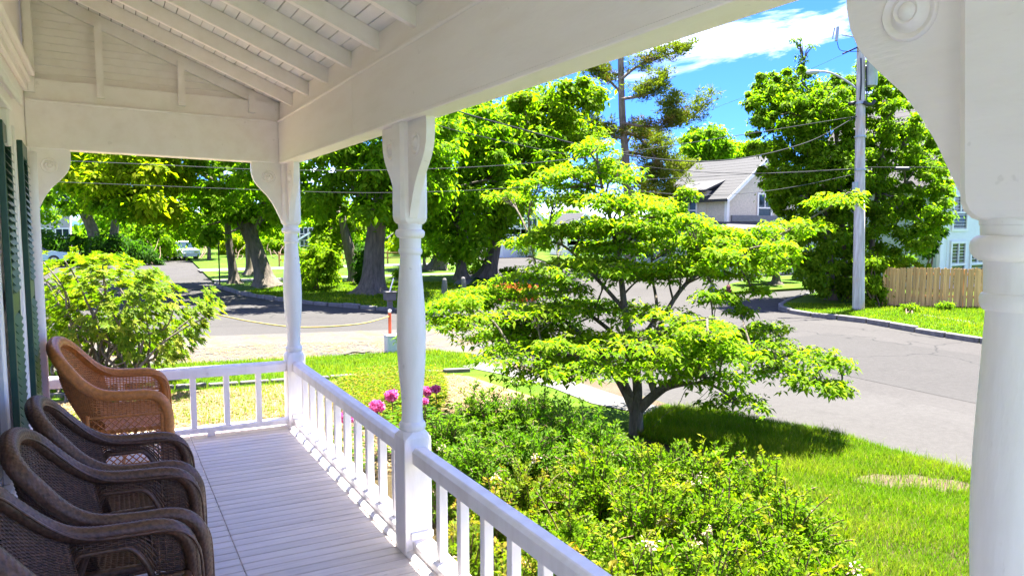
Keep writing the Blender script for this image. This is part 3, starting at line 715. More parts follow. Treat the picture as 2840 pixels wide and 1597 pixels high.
def wicker_chair(label, x, y, rz, tan=False, group=None):
    t = thing('wicker_chair', label, 'chair', P([[x, y, 0.0]])[0], group)
    mt = M['wicker_tan' if tan else 'wicker_dark']
    hw_, kz, rr = (.41, 1.05, .036) if tan else (.275, 1.0, .031)
    half = [(.300, hw_, .03), (.312, hw_, .22), (.312, hw_, .42), (.300, hw_, .515), (.262, hw_, .575), (.195, hw_, .603), (.09, hw_ + .004, .606), (-.02, hw_ + .003, .612), (-.10, hw_ - .002, .632), (-.175, hw_ - .010, .682), (-.245, hw_ - .030, .757), (-.308, hw_ * .80, .832), (-.350, hw_ * .48, .882), (-.362, 0, .900)]
    if tan: half = [(a, b, c * kz) for a, b, c in half]
    full = np.array(half + [(a, -b, c) for a, b, c in half[-2::-1]])
    path = smooth_path(full, 260)
    s_path = np.linspace(0, 1, len(path))
    def put(name, vf, parent=t, m=mt):
        V, F = vf; c, s = math.cos(rz), math.sin(rz); V = V.copy()
        X = np.c_[x + c * V[:, 0] - s * V[:, 1], y + s * V[:, 0] + c * V[:, 1], V[:, 2]]
        return mesh(name, P(X), F, m, parent, True)
    put('border_roll', roll(path, np.interp(np.linspace(0, 1, 41), [0, .18, .33, .5, .67, .82, 1], [rr * .75, rr * .95, rr, rr * 1.18, rr, rr * .95, rr * .75]), lines=10 if not tan else 11, depth=.085 if not tan else .05))
    put('border_braid', cat(*[tubeF(smooth_path(full * np.array([1, k, 1]) + np.array([.030 if o else .012, 0, -.012 if o else .0]), 160), .0055, 6) for k, o in ((.90, 1), (.93, 0))]))
    # back, spanning between the swooping border and the seat
    i0, i1 = int(len(path) * .315), int(len(path) * .685); top = path[i0:i1]; tt = np.linspace(0, 1, len(top))
    def back(A, B):
        T_ = np.stack([np.interp(A, tt, top[:, k]) for k in range(3)], -1); s = A * 2 - 1
        bot = np.stack([-.185 + .075 * s ** 2 + .06 * np.abs(s) ** 6, (hw_ - .025) * -s, np.full_like(s, .36)], -1)
        b = B[..., None]; Q = bot * (1 - b) + T_ * b
        Q[..., 0] -= .045 * np.sin(np.pi * B) * (1 - s ** 2); Q[..., 1] *= 1 - .05 * np.sin(np.pi * B); return Q
    put('back_panel', weave(back, 1.0 * (hw_ / .268) ** .5, .56))
    topz = lambda u: np.interp(u, [-.14, -.10, -.02, .09, .195, .262, .30, .312], np.array([.665, .640, .612, .606, .603, .575, .515, .45]) * (kz if tan else 1))
    for sd in (1, -1):
        v = sd * (hw_ + .004)
        if not tan:
            arch = lambda u: np.where(u < .04, .540 - .16 * np.clip((-.06 - u) / .075, 0, 1) ** 2, .540 - .19 * np.clip((u - .07) / .112, 0, 1) ** 2.2)
            def skirt(A, B):
                u = -.135 + A * .315; z = arch(u) * (1 - B) + topz(u) * B; return np.stack([u, np.full_like(u, v), z], -1)
            def leg(A, B):
                u = .180 + A * .125; z = .03 + B * (topz(u) - .03); return np.stack([u, np.full_like(u, v) + 0 * z, z], -1)
            a = put('arm_skirt', weave(skirt, .31, .08)); put('leg_panel', weave(leg, .125, .56), a)
            uu = np.linspace(-.13, .180, 40); pa = np.c_[uu, np.full(40, v), arch(uu)]; pa = np.r_[pa, [[.183, v, .27], [.184, v, .15], [.184, v, .03]]]
            put('arch_braid', cat(tubeF(smooth_path(pa, 90), .011, 8), tubeF(smooth_path(pa + np.array([0, sd * .006, .018]) * 1, 90), .006, 6)), a)
        else:
            def band(A, B):
                u = -.14 + A * .43; z = .50 + B * (topz(u) - .50); return np.stack([u, np.full_like(u, v), z], -1)
            def net(A, B):
                u = -.16 + A * .45; return np.stack([u, np.full_like(u, v), .13 + B * .37], -1)
            def foot(A, B):
                u = -.16 + A * .46; return np.stack([u, np.full_like(u, v), .06 + B * .07], -1)
            a = put('arm_band', weave(band, .43, .10)); put('foot_band', weave(foot, .46, .07), a)
            put('lattice', lattice(net, .45, .37), a)
            put('lattice_edge', cat(tubeF(np.array([[-.16, v, .50], [.29, v, .50]]), .009), tubeF(np.array([[-.16, v, .13], [.29, v, .13]]), .009), tubeF(np.array([[-.16, v, .05], [-.16, v, .52]]), .012), tubeF(np.array([[.275, v, .03], [.275, v, .50]]), .014)), a)
    def seat(A, B):
        u = -.19 + A * .47; vv = (B * 2 - 1) * (hw_ - .022); return np.stack([u, vv, .405 - .02 * np.sin(np.pi * A) * np.sin(np.pi * B)], -1)
    st = put('seat', weave(seat, .47, 2 * hw_ - .05, row=.011, r=.0048))
    rim = np.array([[-.19, -hw_ + .02, .40], [.285, -hw_ + .02, .40], [.29, 0, .40], [.285, hw_ - .02, .40], [-.19, hw_ - .02, .40], [-.20, 0, .40], [-.19, -hw_ + .02, .40]])
    put('seat_rim', roll(rim, .017, lines=4, n=12, pitch=.014), st)
    def apron(A, B): return np.stack([np.full_like(A, .292), (A * 2 - 1) * (hw_ - .02), .30 + B * .09], -1)
    put('front_apron', weave(apron, 2 * hw_, .09), st)
    for sd in (1, -1):
        put('leg', roll(np.array([[-.17, sd * (hw_ - .04), .40], [-.21, sd * (hw_ - .035), .2], [-.25, sd * (hw_ - .03), .004]]), .019, lines=5, n=16))
        put('leg', roll(np.array([[.285, sd * (hw_ - .012), .40], [.29, sd * (hw_ - .008), .2], [.295, sd * (hw_ - .005), .004]]), .017, lines=5, n=16))
    put('stretcher', cat(tubeF(np.array([[-.2, -hw_ + .04, .16], [.27, -hw_ + .01, .16]]), .011), tubeF(np.array([[-.2, hw_ - .04, .16], [.27, hw_ - .01, .16]]), .011), tubeF(np.array([[.03, -hw_ + .03, .16], [.03, hw_ - .03, .16]]), .011)))
    return t
DG = 'dark brown wicker armchairs in a row on the porch'
wicker_chair('honey tan wicker armchair with lattice sides at the end of the row', .03, 5.74, -.05, True)
wicker_chair('dark brown wicker armchair directly in front of the tan one', .035, 4.02, .0, group=DG)
wicker_chair('middle dark brown wicker armchair, second from the camera', .0, 3.38, -.04, group=DG)
wicker_chair('dark brown wicker armchair nearest the camera, cut by the frame', -.055, 2.72, .03, group=DG)

# ------------------------------------------------------------------ foliage helpers
def leaf_mesh(c, axis, nrm, Ln, Wd, droop=.25, fold=.18, fine=False):
    """c base points, axis leaf direction, nrm leaf normal (all (n,3)); Ln, Wd (n,)"""
    n = len(c); axis = unit(axis); side = unit(np.cross(axis, nrm)); nn = np.cross(side, axis)
    Ln = Ln[:, None]; Wd = Wd[:, None]; dn = np.array([0, 0, -1.0])
    tip = c + axis * Ln + dn * Ln * droop
    mid = c + axis * Ln * .48 + dn * Ln * droop * .2
    l = mid + side * Wd * .5 + nn * Wd * fold; r = mid - side * Wd * .5 + nn * Wd * fold
    if not fine:
        V = np.stack([c, l, tip, r], 1).reshape(-1, 3); i = np.arange(n)[:, None] * 4
        return V, np.concatenate([i + np.array([[0, 2, 1]]), i + np.array([[0, 3, 2]])], 0), 4
    V = np.stack([c, l, tip, r, mid], 1).reshape(-1, 3); i = np.arange(n)[:, None] * 5
    return V, np.concatenate([i + np.array([[0, 4, 1]]), i + np.array([[0, 3, 4]]), i + np.array([[1, 4, 2]]), i + np.array([[4, 3, 2]])], 0), 5
def rand_dir(n, rg=rng): return unit(rg.normal(size=(n, 3)))

def clump_leaves(centres, radii, per, size, asp=.62, flat=.75, rg=rng, up=.75, shell=.45):
    """leaf clumps: leaves over the outer part of each lumpy ball, facing outward and up"""
    n = len(centres) * per; ci = np.repeat(np.arange(len(centres)), per)
    d = rand_dir(n, rg); rad = (shell + (1 - shell) * rg.random(n) ** .6)
    d2 = d.copy(); d2[:, 2] *= flat
    # lumps on the ball
    k = rand_dir(len(centres) * 5, rg).reshape(len(centres), 5, 3)[ci]; lump = (np.max(np.einsum('nij,nj->ni', k, d), 1)) ** 3
    pos = centres[ci] + d2 * (radii[ci] * rad * (.72 + .42 * lump))[:, None]
    loose = (rg.random(n) < .30)[:, None]; pos = pos + loose * rg.normal(size=(n, 3)) * (radii[ci] * .42)[:, None] * np.array([1, 1, .7])
    nr = unit(d * .75 + np.array([0, 0, up]) + rg.normal(size=(n, 3)) * .45)
    ax = unit(np.cross(nr, rand_dir(n, rg)) + np.array([0, 0, -.25]))
    Ls = size * (.65 + .7 * rg.random(n)); return pos, ax, nr, Ls, Ls * asp

def ridged(pts, r, n=30):
    pts = np.asarray(pts, float); T, N, B = frames(pts); a = np.arange(n) / n * 2 * np.pi; t = np.linspace(0, 1, len(pts))[:, None]; p1, p2, p3 = rng.random(3) * 6
    f = 1 + .055 * np.sin(9 * a + 1.2 * np.sin(3 * a + p1) + 3 * t) + .045 * np.sin(14 * a + p2 - 5 * t) + .07 * np.sin(2 * a + p3 + 2.5 * t) + .55 * np.exp(-t * 15) * np.clip(np.cos(5 * a + p1), 0, 1) ** 1.5
    V = pts[:, None, :] + (np.asarray(r)[:, None] * f)[..., None] * (np.cos(a)[None, :, None] * N[:, None, :] + np.sin(a)[None, :, None] * B[:, None, :])
    idx = np.arange(len(pts) * n).reshape(len(pts), n); nx = np.roll(idx, -1, 1)
    return V.reshape(-1, 3), [tuple(q) for q in np.stack([idx[:-1], nx[:-1], nx[1:], idx[1:]], -1).reshape(-1, 4).tolist()]
def trunk_mesh(paths, n=9): 
    mb = MB()
    for pts, r in paths:
        mb.tube(pts, r, n)
    return mb
def limb(a, b, r0, r1, n=7, wob=.08, rg=random, up=0.0):
    a, b = np.array(a, float), np.array(b, float); t = np.linspace(0, 1, n)[:, None]; L_ = np.linalg.norm(b - a)
    p = a + (b - a) * t; w = np.array([[rg.uniform(-1, 1) for _ in range(3)] for _ in range(n)]) * wob * L_ * .4
    w[0] = 0; w[-1] = 0; p = p + w; p[:, 2] += up * L_ * np.sin(np.pi * t[:, 0])
    return smooth_path(p, n * 3), np.interp(np.linspace(0, 1, n * 3), [0, 1], [r0, r1])

def crown_centres(poly, n, depth, dd, rpx, rg=rng, ground=None):
    q = scatter(poly, n, rg); dep = depth + dd * (rg.random(n) * 2 - 1)
    C_ = np.array([AT(a, b, e) for (a, b), e in zip(q, dep)]); R_ = rpx * (.42 + .95 * rg.random(n) ** 1.4) * K / F_PX * dep
    return C_, R_

def fringe(poly, n, depth, dd, rpx, out=14):
    p = np.asarray(poly, float); c = p.mean(0); k = rng.integers(0, len(p), n); u = rng.random((n, 1)); q = p[k] * (1 - u) + np.roll(p, -1, 0)[k] * u
    q = q + unit(q - c) * (out * rng.random((n, 1)))
    dep = depth + dd * (rng.random(n) * 2 - 1)
    return np.array([AT(a, b, e) for (a, b), e in zip(q, dep)]), rpx * (.4 + .9 * rng.random(n)) * K / F_PX * dep
def tree(name, label, cat_, base, trunk_paths, C_, R_, per, size, lm, bark='bark', group=None, asp=.62, flat=.58, limbs=14, rl=.10, shell=.45, extra=None, up=1.15):
    t = thing(name, label, cat_, base, group)
    mb = MB()
    for pts, r in trunk_paths:
        if np.max(r) > .2: mb.add(*ridged(smooth_path(pts, 46), np.interp(np.linspace(0, 1, 46), np.linspace(0, 1, len(r)), r)))
        else: mb.tube(pts, r, 11)
    ends = np.concatenate([p[len(p) // 2:] for p, _ in trunk_paths])
    for i in rng.permutation(len(C_))[:limbs]:
        j = np.argmin(np.linalg.norm(ends - C_[i] + np.array([0, 0, .6]), axis=1)); L_ = np.linalg.norm(ends[j] - C_[i])
        mb.tube(*limb(ends[j], C_[i], min(rl, .03 + .018 * L_), .012, 6, .12, up=.06), 6)
    mb.build('trunk', M[bark], t, True)
    pos, ax, nr, Ls, Wd = clump_leaves(C_, R_, per, size, asp, flat, up=up, shell=shell)
    V, F, k = leaf_mesh(pos, ax, nr, Ls, Wd)
    mesh('crown', V, F, M[lm], t)
    if extra:
        C2, R2, per2, size2, lm2 = extra
        V, F, k = leaf_mesh(*clump_leaves(C2, R2, per2, size2, asp, flat, up=up, shell=shell)); mesh('crown', V, F, M[lm2], t)
    return t
def stempath(px, depth, rs, n=18):
    """trunk drawn through view points at one depth"""
    p = np.array([AT(a, b, depth) for a, b in px]); q = smooth_path(p, n)
    return q, np.interp(np.linspace(0, 1, n), np.linspace(0, 1, len(rs)), rs)
def flared(px, depth, r, n=20):
    q, _ = stempath(px, depth, [1, 1], n); t = np.linspace(0, 1, n)
    rr = r * .88 * (1 - .45 * t) + r * .60 * np.exp(-t * 16); q[0, 2] = min(q[0, 2], GZ - .1); return q, rr

# ------------------------------------------------------------------ big trees beyond the street
TG = 'big leafy trees on the common'
C_, R_ = crown_centres([(180, 330), (170, 470), (230, 515), (330, 540), (420, 555), (480, 575), (520, 600), (600, 560), (640, 590), (700, 560), (740, 470), (740, 240), (180, 240)], 150, 30, 5.0, 46)
C2, R2 = crown_centres([(170, 330), (170, 470), (240, 515), (330, 535), (430, 545), (470, 400), (440, 320)], 85, 26.5, 3, 42)
tree('maple_tree', 'maple with leaning trunk and broad yellow-green crown left of the corner post', 'tree', GR(672, 722),
     [flared([(672, 724), (655, 660), (628, 590), (600, 535), (560, 470)], 30.5, .44), (limb(AT(628, 590, 30.5), AT(690, 470, 31), .26, .14))], C_, R_, 250, .22, 'lf_maple', group=TG, extra=(C2, R2, 260, .20, 'lf_maple_y'))
C_, R_ = crown_centres([(700, 240), (750, 450), (770, 530), (830, 560), (900, 530), (990, 540), (1010, 590), (1080, 520), (1130, 420), (1150, 240)], 130, 26, 2.8, 46)
tree('maple_tree', 'massive dark-trunked maple right behind the middle porch post', 'tree', GR(940, 740),
     [flared([(938, 742), (940, 680), (945, 600), (955, 520), (965, 440)], 27.3, .50), limb(AT(950, 540, 27.3), AT(1010, 430, 26.5), .30, .16), limb(AT(950, 560, 27.3), AT(860, 420, 28), .26, .12)], C_, R_, 260, .21, 'lf_maple', group=TG)
C_, R_ = crown_centres([(765, 470), (770, 600), (850, 625), (930, 600), (940, 500)], 30, 34.5, 1.4, 30)
tree('lime_tree', 'leaning tree with light green crown left of the massive maple', 'tree', GR(898, 710),
     [flared([(902, 710), (885, 650), (872, 600), (860, 540)], 33, .36)], C_, R_, 260, .20, 'lf_lime', group=TG)
C_, R_ = crown_centres([(1050, 230), (1060, 560), (1120, 640), (1180, 655), (1230, 610), (1290, 560), (1310, 480), (1380, 400), (1420, 360), (1300, 300), (1200, 260)], 150, 33.5, 3.5, 44)
tree('maple_tree', 'dark green maple with straight trunk in the middle of the common', 'tree', GR(1160, 697),
     [flared([(1160, 698), (1160, 640), (1158, 560), (1165, 470)], 34.5, .26), limb(AT(1160, 600, 34.5), AT(1090, 480, 33), .16, .08)], C_, R_, 250, .22, 'lf_maple', group=TG)
C_, R_ = crown_centres([(1180, 270), (1260, 250), (1340, 225), (1410, 195), (1500, 185), (1520, 300), (1490, 370), (1430, 400), (1330, 480), (1290, 540), (1240, 470), (1200, 350)], 95, 36, 3.0, 40)
tree('maple_tree', 'tall maple leaning right with a bright green crown below the beam', 'tree', GR(1228, 700),
     [flared([(1225, 702), (1240, 640), (1252, 580), (1275, 520), (1300, 440), (1330, 330)], 35.7, .42), limb(AT(1250, 580, 35.7), AT(1200, 480, 35), .2, .1)], C_, R_, 250, .24, 'lf_lime', group=TG)
C_, R_ = crown_centres([(1010, 480), (1010, 640), (1110, 650), (1130, 480)], 30, 42, 2, 28)
tree('maple_tree', 'thick pale-trunked tree farther back between the posts and the dogwood', 'tree', GR(1105, 680),
     [flared([(1100, 680), (1110, 630), (1118, 580), (1120, 500)], 42, .50)], C_, R_, 240, .24, 'lf_maple', group=TG)
for px, base, r, dep, lb in (([(590, 716), (583, 660), (575, 600), (570, 520)], (590, 716), .22, 32, 'slim dark trunk just left of the leaning maple'),
                             ([(628, 690), (626, 640), (624, 560)], (628, 690), .24, 38, 'slim trunk right behind the leaning maple'),
                             ([(526, 662), (526, 620), (524, 570)], (526, 662), .17, 55, 'small slender tree beside the far end of the left street'),
                             ([(1068, 672), (1066, 630), (1064, 560)], (1068, 672), .12, 46, 'thin sapling near the thick pale trunk')):
    b = GR(*base); cx_, cy_ = px[-1]; w = 62 * 30 / dep
    C_, R_ = crown_centres([(cx_ - w, cy_ - w * .8), (cx_ + w, cy_ - w * .8), (cx_ + w, cy_ + w * .45), (cx_ - w, cy_ + w * .45)], 16, dep, 2, 26)
    tree('slim_tree', lb, 'tree', b, [flared(px, dep, r)], C_, R_, 200, .24, 'lf_maple_y' if dep > 50 else 'lf_maple', group='slender trees on the common', limbs=6)
# the twin-trunk tree at the far left
C_, R_ = crown_centres([(90, 400), (190, 410), (260, 430), (330, 480), (300, 540), (200, 520), (110, 560)], 34, 49, 3, 26)
tree('old_tree', 'old tree with two thick trunks, one leaning, above the rhododendron', 'tree', GR(250, 660),
     [flared([(243, 662), (240, 610), (225, 560), (190, 500), (168, 475)], 50, .46), flared([(278, 662), (284, 610), (290, 560), (300, 500)], 51, .42)], C_, R_, 260, .28, 'lf_maple', group=TG)

# pine
t = thing('pine_tree', 'tall sparse pine with bare crooked branches against the sky', 'tree', GR(1585, 682))
tp = flared([(1586, 684), (1584, 600), (1580, 500), (1574, 400), (1566, 300), (1563, 220), (1562, 130), (1566, 60)], 41.5, .31, 30)
mb = MB().tube(*tp, 11); tufts = []; dry = []
def pine_branch(pts, dep, r=.09):
    q, rr = stempath(pts, dep, [r, .02], 24); mb.tube(q, rr, 6); return q
PB = [([(1563, 200), (1600, 170), (1650, 150), (1700, 130), (1730, 122)], 41), ([(1563, 235), (1530, 200), (1500, 172), (1480, 180)], 42), ([(1564, 250), (1620, 240), (1650, 225), (1675, 190)], 40),
      ([(1566, 310), (1620, 318), (1690, 318), (1740, 295), (1790, 245)], 41), ([(1566, 330), (1610, 350), (1650, 400), (1690, 470), (1700, 500)], 41.5), ([(1570, 380), (1620, 390), (1680, 400), (1720, 440)], 42),
      ([(1568, 350), (1540, 340), (1500, 330), (1470, 300)], 41), ([(1574, 420), (1540, 420), (1500, 440), (1480, 470)], 43), ([(1562, 150), (1590, 110), (1630, 95), (1660, 100)], 42), ([(1575, 440), (1620, 470), (1650, 520), (1660, 560)], 43), ([(1570, 370), (1600, 330), (1640, 350), (1680, 370)], 44),
      ([(1650, 400), (1640, 440), (1660, 470)], 41.5), ([(1690, 318), (1700, 290), (1690, 250)], 41), ([(1580, 470), (1620, 500), (1690, 500), (1730, 540)], 43)]
for pts, dep in PB:
    q = pine_branch(pts, dep)
    for j in range(5, 24, 1):
        for _ in range(5):
            p = q[j] + rng.normal(size=3) * np.array([.36, .36, .22]) + np.array([0, 0, .12])
            (dry if (rng.random() < .30 and j < 14) else tufts).append(p)
            if rng.random() < .35: mb.tube(np.array([q[j], (q[j] + p) / 2 + rng.normal(size=3) * .08, p]), [.02, .014, .008], 4)
mb.build('trunk', M['bark_pine'], t, True)
def needles(name, pts, lm, per=30):
    pts = np.array(pts); n = len(pts) * per; ci = np.repeat(np.arange(len(pts)), per); d = rand_dir(n); d[:, 2] = np.abs(d[:, 2]) * .9 + .05
    V, F, k = leaf_mesh(pts[ci] + d * .06 + rng.normal(size=(n, 3)) * .09, d, rand_dir(n), .27 * (.6 + .6 * rng.random(n)), np.full(n, .055), .05, .1); mesh(name, V, F, M[lm], t)
needles('needles', tufts, 'lf_pine'); needles('dry_needles', dry, 'lf_pine_b')

def bush(name, label, base, poly, n, dep, dd, rpx, per, size, lm, group=None, cat_='shrub', asp=.55, up=.75, stems=5):
    C_, R_ = crown_centres(poly, n, dep, dd, rpx); C_[:, 2] = np.maximum(C_[:, 2], GZ + .15)
    b = np.array(base); t = thing(name, label, cat_, b, group); mb = MB()
    for i in range(stems): mb.tube(*limb(b + np.r_[rng.normal(size=2) * .12, -.05], C_[i], .035, .012, 5, .1), 5)
    mb.build('stem', M['stem'], t, True)
    V, F, k = leaf_mesh(*clump_leaves(C_, R_, per, size, asp, .85, up=up)); mesh('foliage', V, F, M[lm], t); return t
bush('lime_bush', 'round yellow-green bush on the common beside the corner post', GR(790, 727), [(750, 640), (790, 622), (830, 630), (852, 660), (845, 700), (800, 722), (760, 715), (745, 680)], 60, 29.3, 1.2, 18, 130, .15, 'lf_lime')
bush('dark_shrub', 'dark narrow shrub between the two maple trunks', GR(912, 712), [(898, 620), (925, 620), (922, 705), (900, 700)], 22, 31.5, .6, 14, 100, .15, 'lf_dark')
# trees and shrubs by the pole
LG = 'overgrown trees behind the utility pole'
C_, R_ = crown_centres([(1900, 250), (1925, 205), (1990, 190), (2050, 200), (2140, 215), (2155, 600), (2160, 735), (2080, 745), (2040, 720), (2010, 690), (1985, 640), (2000, 560), (1960, 500), (1925, 430), (1905, 340)], 340, 25.2, 1.9, 27)
PF = [(1900, 250), (1925, 205), (1990, 190), (2050, 200), (2140, 215), (2140, 300), (1985, 640), (2000, 560), (1960, 500), (1925, 430), (1905, 340)]
Cf, Rf = fringe(PF, 70, 25.2, 1.2, 10, 26); C_ = np.r_[C_, Cf]; R_ = np.r_[R_, Rf]
tree('lilac_tree', 'tall overgrown tree covered in leaves to the ground left of the utility pole', 'tree', GR(2085, 748), [flared([(2090, 750), (2085, 620), (2070, 450), (2040, 280)], 25.0, .14), flared([(2130, 752), (2120, 600), (2110, 420), (2100, 300)], 25.6, .12)], C_, R_, 190, .134, 'lf_hedge', group=LG, limbs=24, rl=.05, shell=.3)
C_, R_ = crown_centres([(2170, 175), (2215, 160), (2245, 200), (2275, 250), (2320, 320), (2360, 390), (2385, 460), (2375, 540), (2345, 600), (2300, 650), (2235, 680), (2240, 740), (2200, 765), (2165, 760)], 260, 25.6, 2.0, 25)
PF = [(2170, 175), (2215, 160), (2245, 200), (2275, 250), (2320, 320), (2360, 390), (2385, 460), (2375, 540), (2345, 600)]
Cf, Rf = fringe(PF, 60, 25.6, 1.2, 9, 24); C_ = np.r_[C_, Cf]; R_ = np.r_[R_, Rf]
tree('lilac_tree', 'airy leafy tree right of the utility pole with sky showing through', 'tree', GR(2190, 765), [flared([(2190, 766), (2195, 600), (2215, 420), (2225, 250)], 25.4, .12), limb(AT(2200, 560, 25.4), AT(2320, 400, 25.5), .06, .02), limb(AT(2210, 480, 25.4), AT(2300, 300, 25.5), .05, .02)], C_, R_, 150, .130, 'lf_hedge', group=LG, limbs=26, rl=.05, shell=.3)
C_ = np.array([AT(2020 + rng.normal() * 12, 95 + 100 * rng.random(), 25.2) for _ in range(16)]); R_ = np.full(16, .16)
tree('sapling', 'thin leafy shoot rising above the trees against the cloud', 'tree', GR(2035, 745), [stempath([(2035, 700), (2030, 300), (2022, 180), (2018, 95)], 25.2, [.03, .006])], C_, R_, 24, .09, 'lf_hedge', limbs=16, rl=.03, shell=.2)
bush('leafy_shrub', 'bright shrub at the foot of the utility pole by the fence', GR(2200, 772), [(2165, 640), (2200, 630), (2235, 690), (2225, 750), (2180, 770), (2165, 740)], 40, 22.9, .4, 18, 120, .11, 'lf_lime')
bush('fence_weed', 'small leafy weed in front of the cedar fence', GR(2285, 790), [(2270, 768), (2300, 765), (2310, 785), (2270, 788)], 10, 21.4, .2, 9, 60, .07, 'lf_lime')
bush('fence_weed', 'rounded weed clump at the foot of the fence near the big post', GR(2372, 775), [(2350, 765), (2385, 762), (2395, 775), (2355, 776)], 10, 21.8, .2, 8, 60, .07, 'lf_hedge')
C_, R_ = crown_centres([(1870, 600), (1990, 590), (2005, 660), (1950, 690), (1890, 670)], 30, 32, 1.5, 24)
tree('small_tree', 'small tree on the grass island behind the dogwood branch', 'tree', GR(1950, 713), [flared([(1952, 714), (1952, 690), (1945, 650)], 31.5, .22)], C_, R_, 200, .15, 'lf_hedge')
C_, R_ = crown_centres([(1725, 340), (1760, 322), (1810, 325), (1838, 360), (1835, 420), (1800, 460), (1740, 450), (1722, 400)], 60, 58, 2.5, 22)
tree('round_tree', 'rounded dark green tree behind the shingled house', 'tree', (58 * .8, 52, GZ), [flared([(1780, 640), (1780, 540), (1780, 440)], 58, .4)], C_, R_, 260, .30, 'lf_maple')
C_, R_ = crown_centres([(1690, 400), (1760, 410), (1800, 450), (1790, 500), (1700, 520), (1680, 470)], 28, 50, 2, 18)
tree('olive_tree', 'olive-toned tree between the pine and the shingled house', 'tree', GR(1745, 660), [flared([(1745, 655), (1745, 560), (1745, 470)], 50, .3)], C_, R_, 220, .24, 'lf_pine')
C_, R_ = crown_centres([(1830, 365), (1890, 350), (1925, 380), (1910, 430), (1830, 430)], 34, 66, 2, 20)
tree('lime_tree', 'pale green treetop right of the rounded tree above the house roof', 'tree', (58, 50, GZ), [flared([(1880, 640), (1880, 540), (1880, 420)], 66, .3)], C_, R_, 240, .3, 'lf_lime')

# rhododendron beside the drive
t = thing('rhododendron', 'large pale-leaved rhododendron bush beyond the tan chair', 'shrub', (-.2, 12.7, GZ))
C_, R_ = crown_centres([(90, 655), (170, 650), (250, 640), (330, 655), (400, 690), (440, 690), (460, 760), (545, 735), (545, 790), (500, 835), (490, 880), (440, 905), (300, 925), (80, 920)], 420, 11.6, 1.1, 20)
C_[:, 2] = np.maximum(C_[:, 2], GZ + .25)
mb = MB()
for i in range(46): mb.tube(*limb(np.array([rng.normal() * .35 - .1, 12.6 + rng.normal() * .3, GZ - .02]), C_[i], .03, .009, 6, .14), 5)
mb.build('stem', M['bark_pale'], t, True)
n = len(C_); tip_c = []; 
per = 4; tips = np.repeat(C_, per, 0) + rand_dir(n * per) * np.repeat(R_, per)[:, None]
nl = 9; tp_ = np.repeat(tips, nl, 0); a = np.tile(np.linspace(0, 2 * np.pi, nl, endpoint=False), n * per) + np.repeat(rng.random(n * per) * 6, nl)
out = unit(np.repeat(tips - np.array([-.1, 12.6, .2]), nl, 0) * np.array([1, 1, .6])); out = unit(out + np.array([0, 0, .8]))
e1 = unit(np.cross(out, np.array([.3, .8, .1]))); e2 = np.cross(out, e1)
ax = unit(e1 * np.cos(a)[:, None] + e2 * np.sin(a)[:, None] + out * (.25 + .5 * rng.random(len(a)))[:, None])
Ls = .100 * (.65 + .65 * rng.random(len(a)))
V, F, k = leaf_mesh(tp_, ax, out, Ls, Ls * .32, .22, .2)
mesh('foliage', V, F, M['lf_rhodo'], t, attr=np.repeat(np.repeat((rng.random(n * per) < .3) * rng.random(n * per), nl), k))

# hedges, far trees
bush('hedge', 'dark clipped hedge below the twin-trunk tree', GR(200, 662), [(100, 590), (330, 600), (410, 640), (400, 662), (100, 660)], 70, 50, 2, 22, 130, .24, 'lf_dark')
bush('hedge', 'green hedge beside the far left street', GR(390, 662), [(330, 560), (400, 545), (450, 590), (445, 640), (400, 660), (340, 655)], 60, 56, 3, 22, 130, .28, 'lf_maple')
bush('far_tree', 'yellow tree arching over the end of the left street', GR(500, 650), [(420, 560), (500, 560), (560, 575), (580, 600), (530, 612), (450, 602)], 44, 66, 3, 15, 130, .32, 'lf_maple_y', cat_='tree')
for k_, (px, py, w, h_, dep, lm_, lb) in enumerate(((600, 612, 46, 22, 62, 'lf_maple_y', 'small yellow-green tree far behind the leaning maple'), (700, 612, 44, 20, 66, 'lf_lime', 'bright bushy tree far left of the corner post'), (830, 606, 40, 22, 60, 'lf_lime', 'light green tree far behind the lime bush'), (1020, 606, 44, 24, 64, 'lf_maple_y', 'yellow-green tree far behind the middle post'), (1150, 600, 60, 28, 70, 'lf_lime', 'pale far tree between the common trunks'), (460, 612, 36, 18, 78, 'lf_lime', 'pale tree at the very end of the left street'), (1420, 590, 60, 30, 72, 'lf_maple', 'green far tree left of the shingled house'))):
    bush('far_tree', lb, GR(px, py + 40), [(px - w, py + 6), (px - w * .5, py - h_), (px + w * .5, py - h_), (px + w, py + 6), (px + w * .7, py + h_), (px - w * .7, py + h_)], 34, dep, 3, 14, 120, .30, lm_, group='small trees at the far side of the common', cat_='tree')
C_ = []; R_ = []
for px in np.arange(60, 2420, 15):
    top = 560 + 25 * math.sin(px * .013) + 22 * math.sin(px * .037 + 1)
    for _ in range(6):
        dep = rng.uniform(86, 112); C_.append(AT(px + rng.normal() * 8, rng.uniform(top, 622), dep)); R_.append(rng.uniform(1.3, 2.3))
V, F, k = leaf_mesh(*clump_leaves(np.array(C_), np.array(R_), 62, .72, .7, .8)); o = mesh('distant_trees', V, F, M['lf_maple']); tag(o, 'far belt of trees closing the view behind the houses', 'trees', kind='stuff')

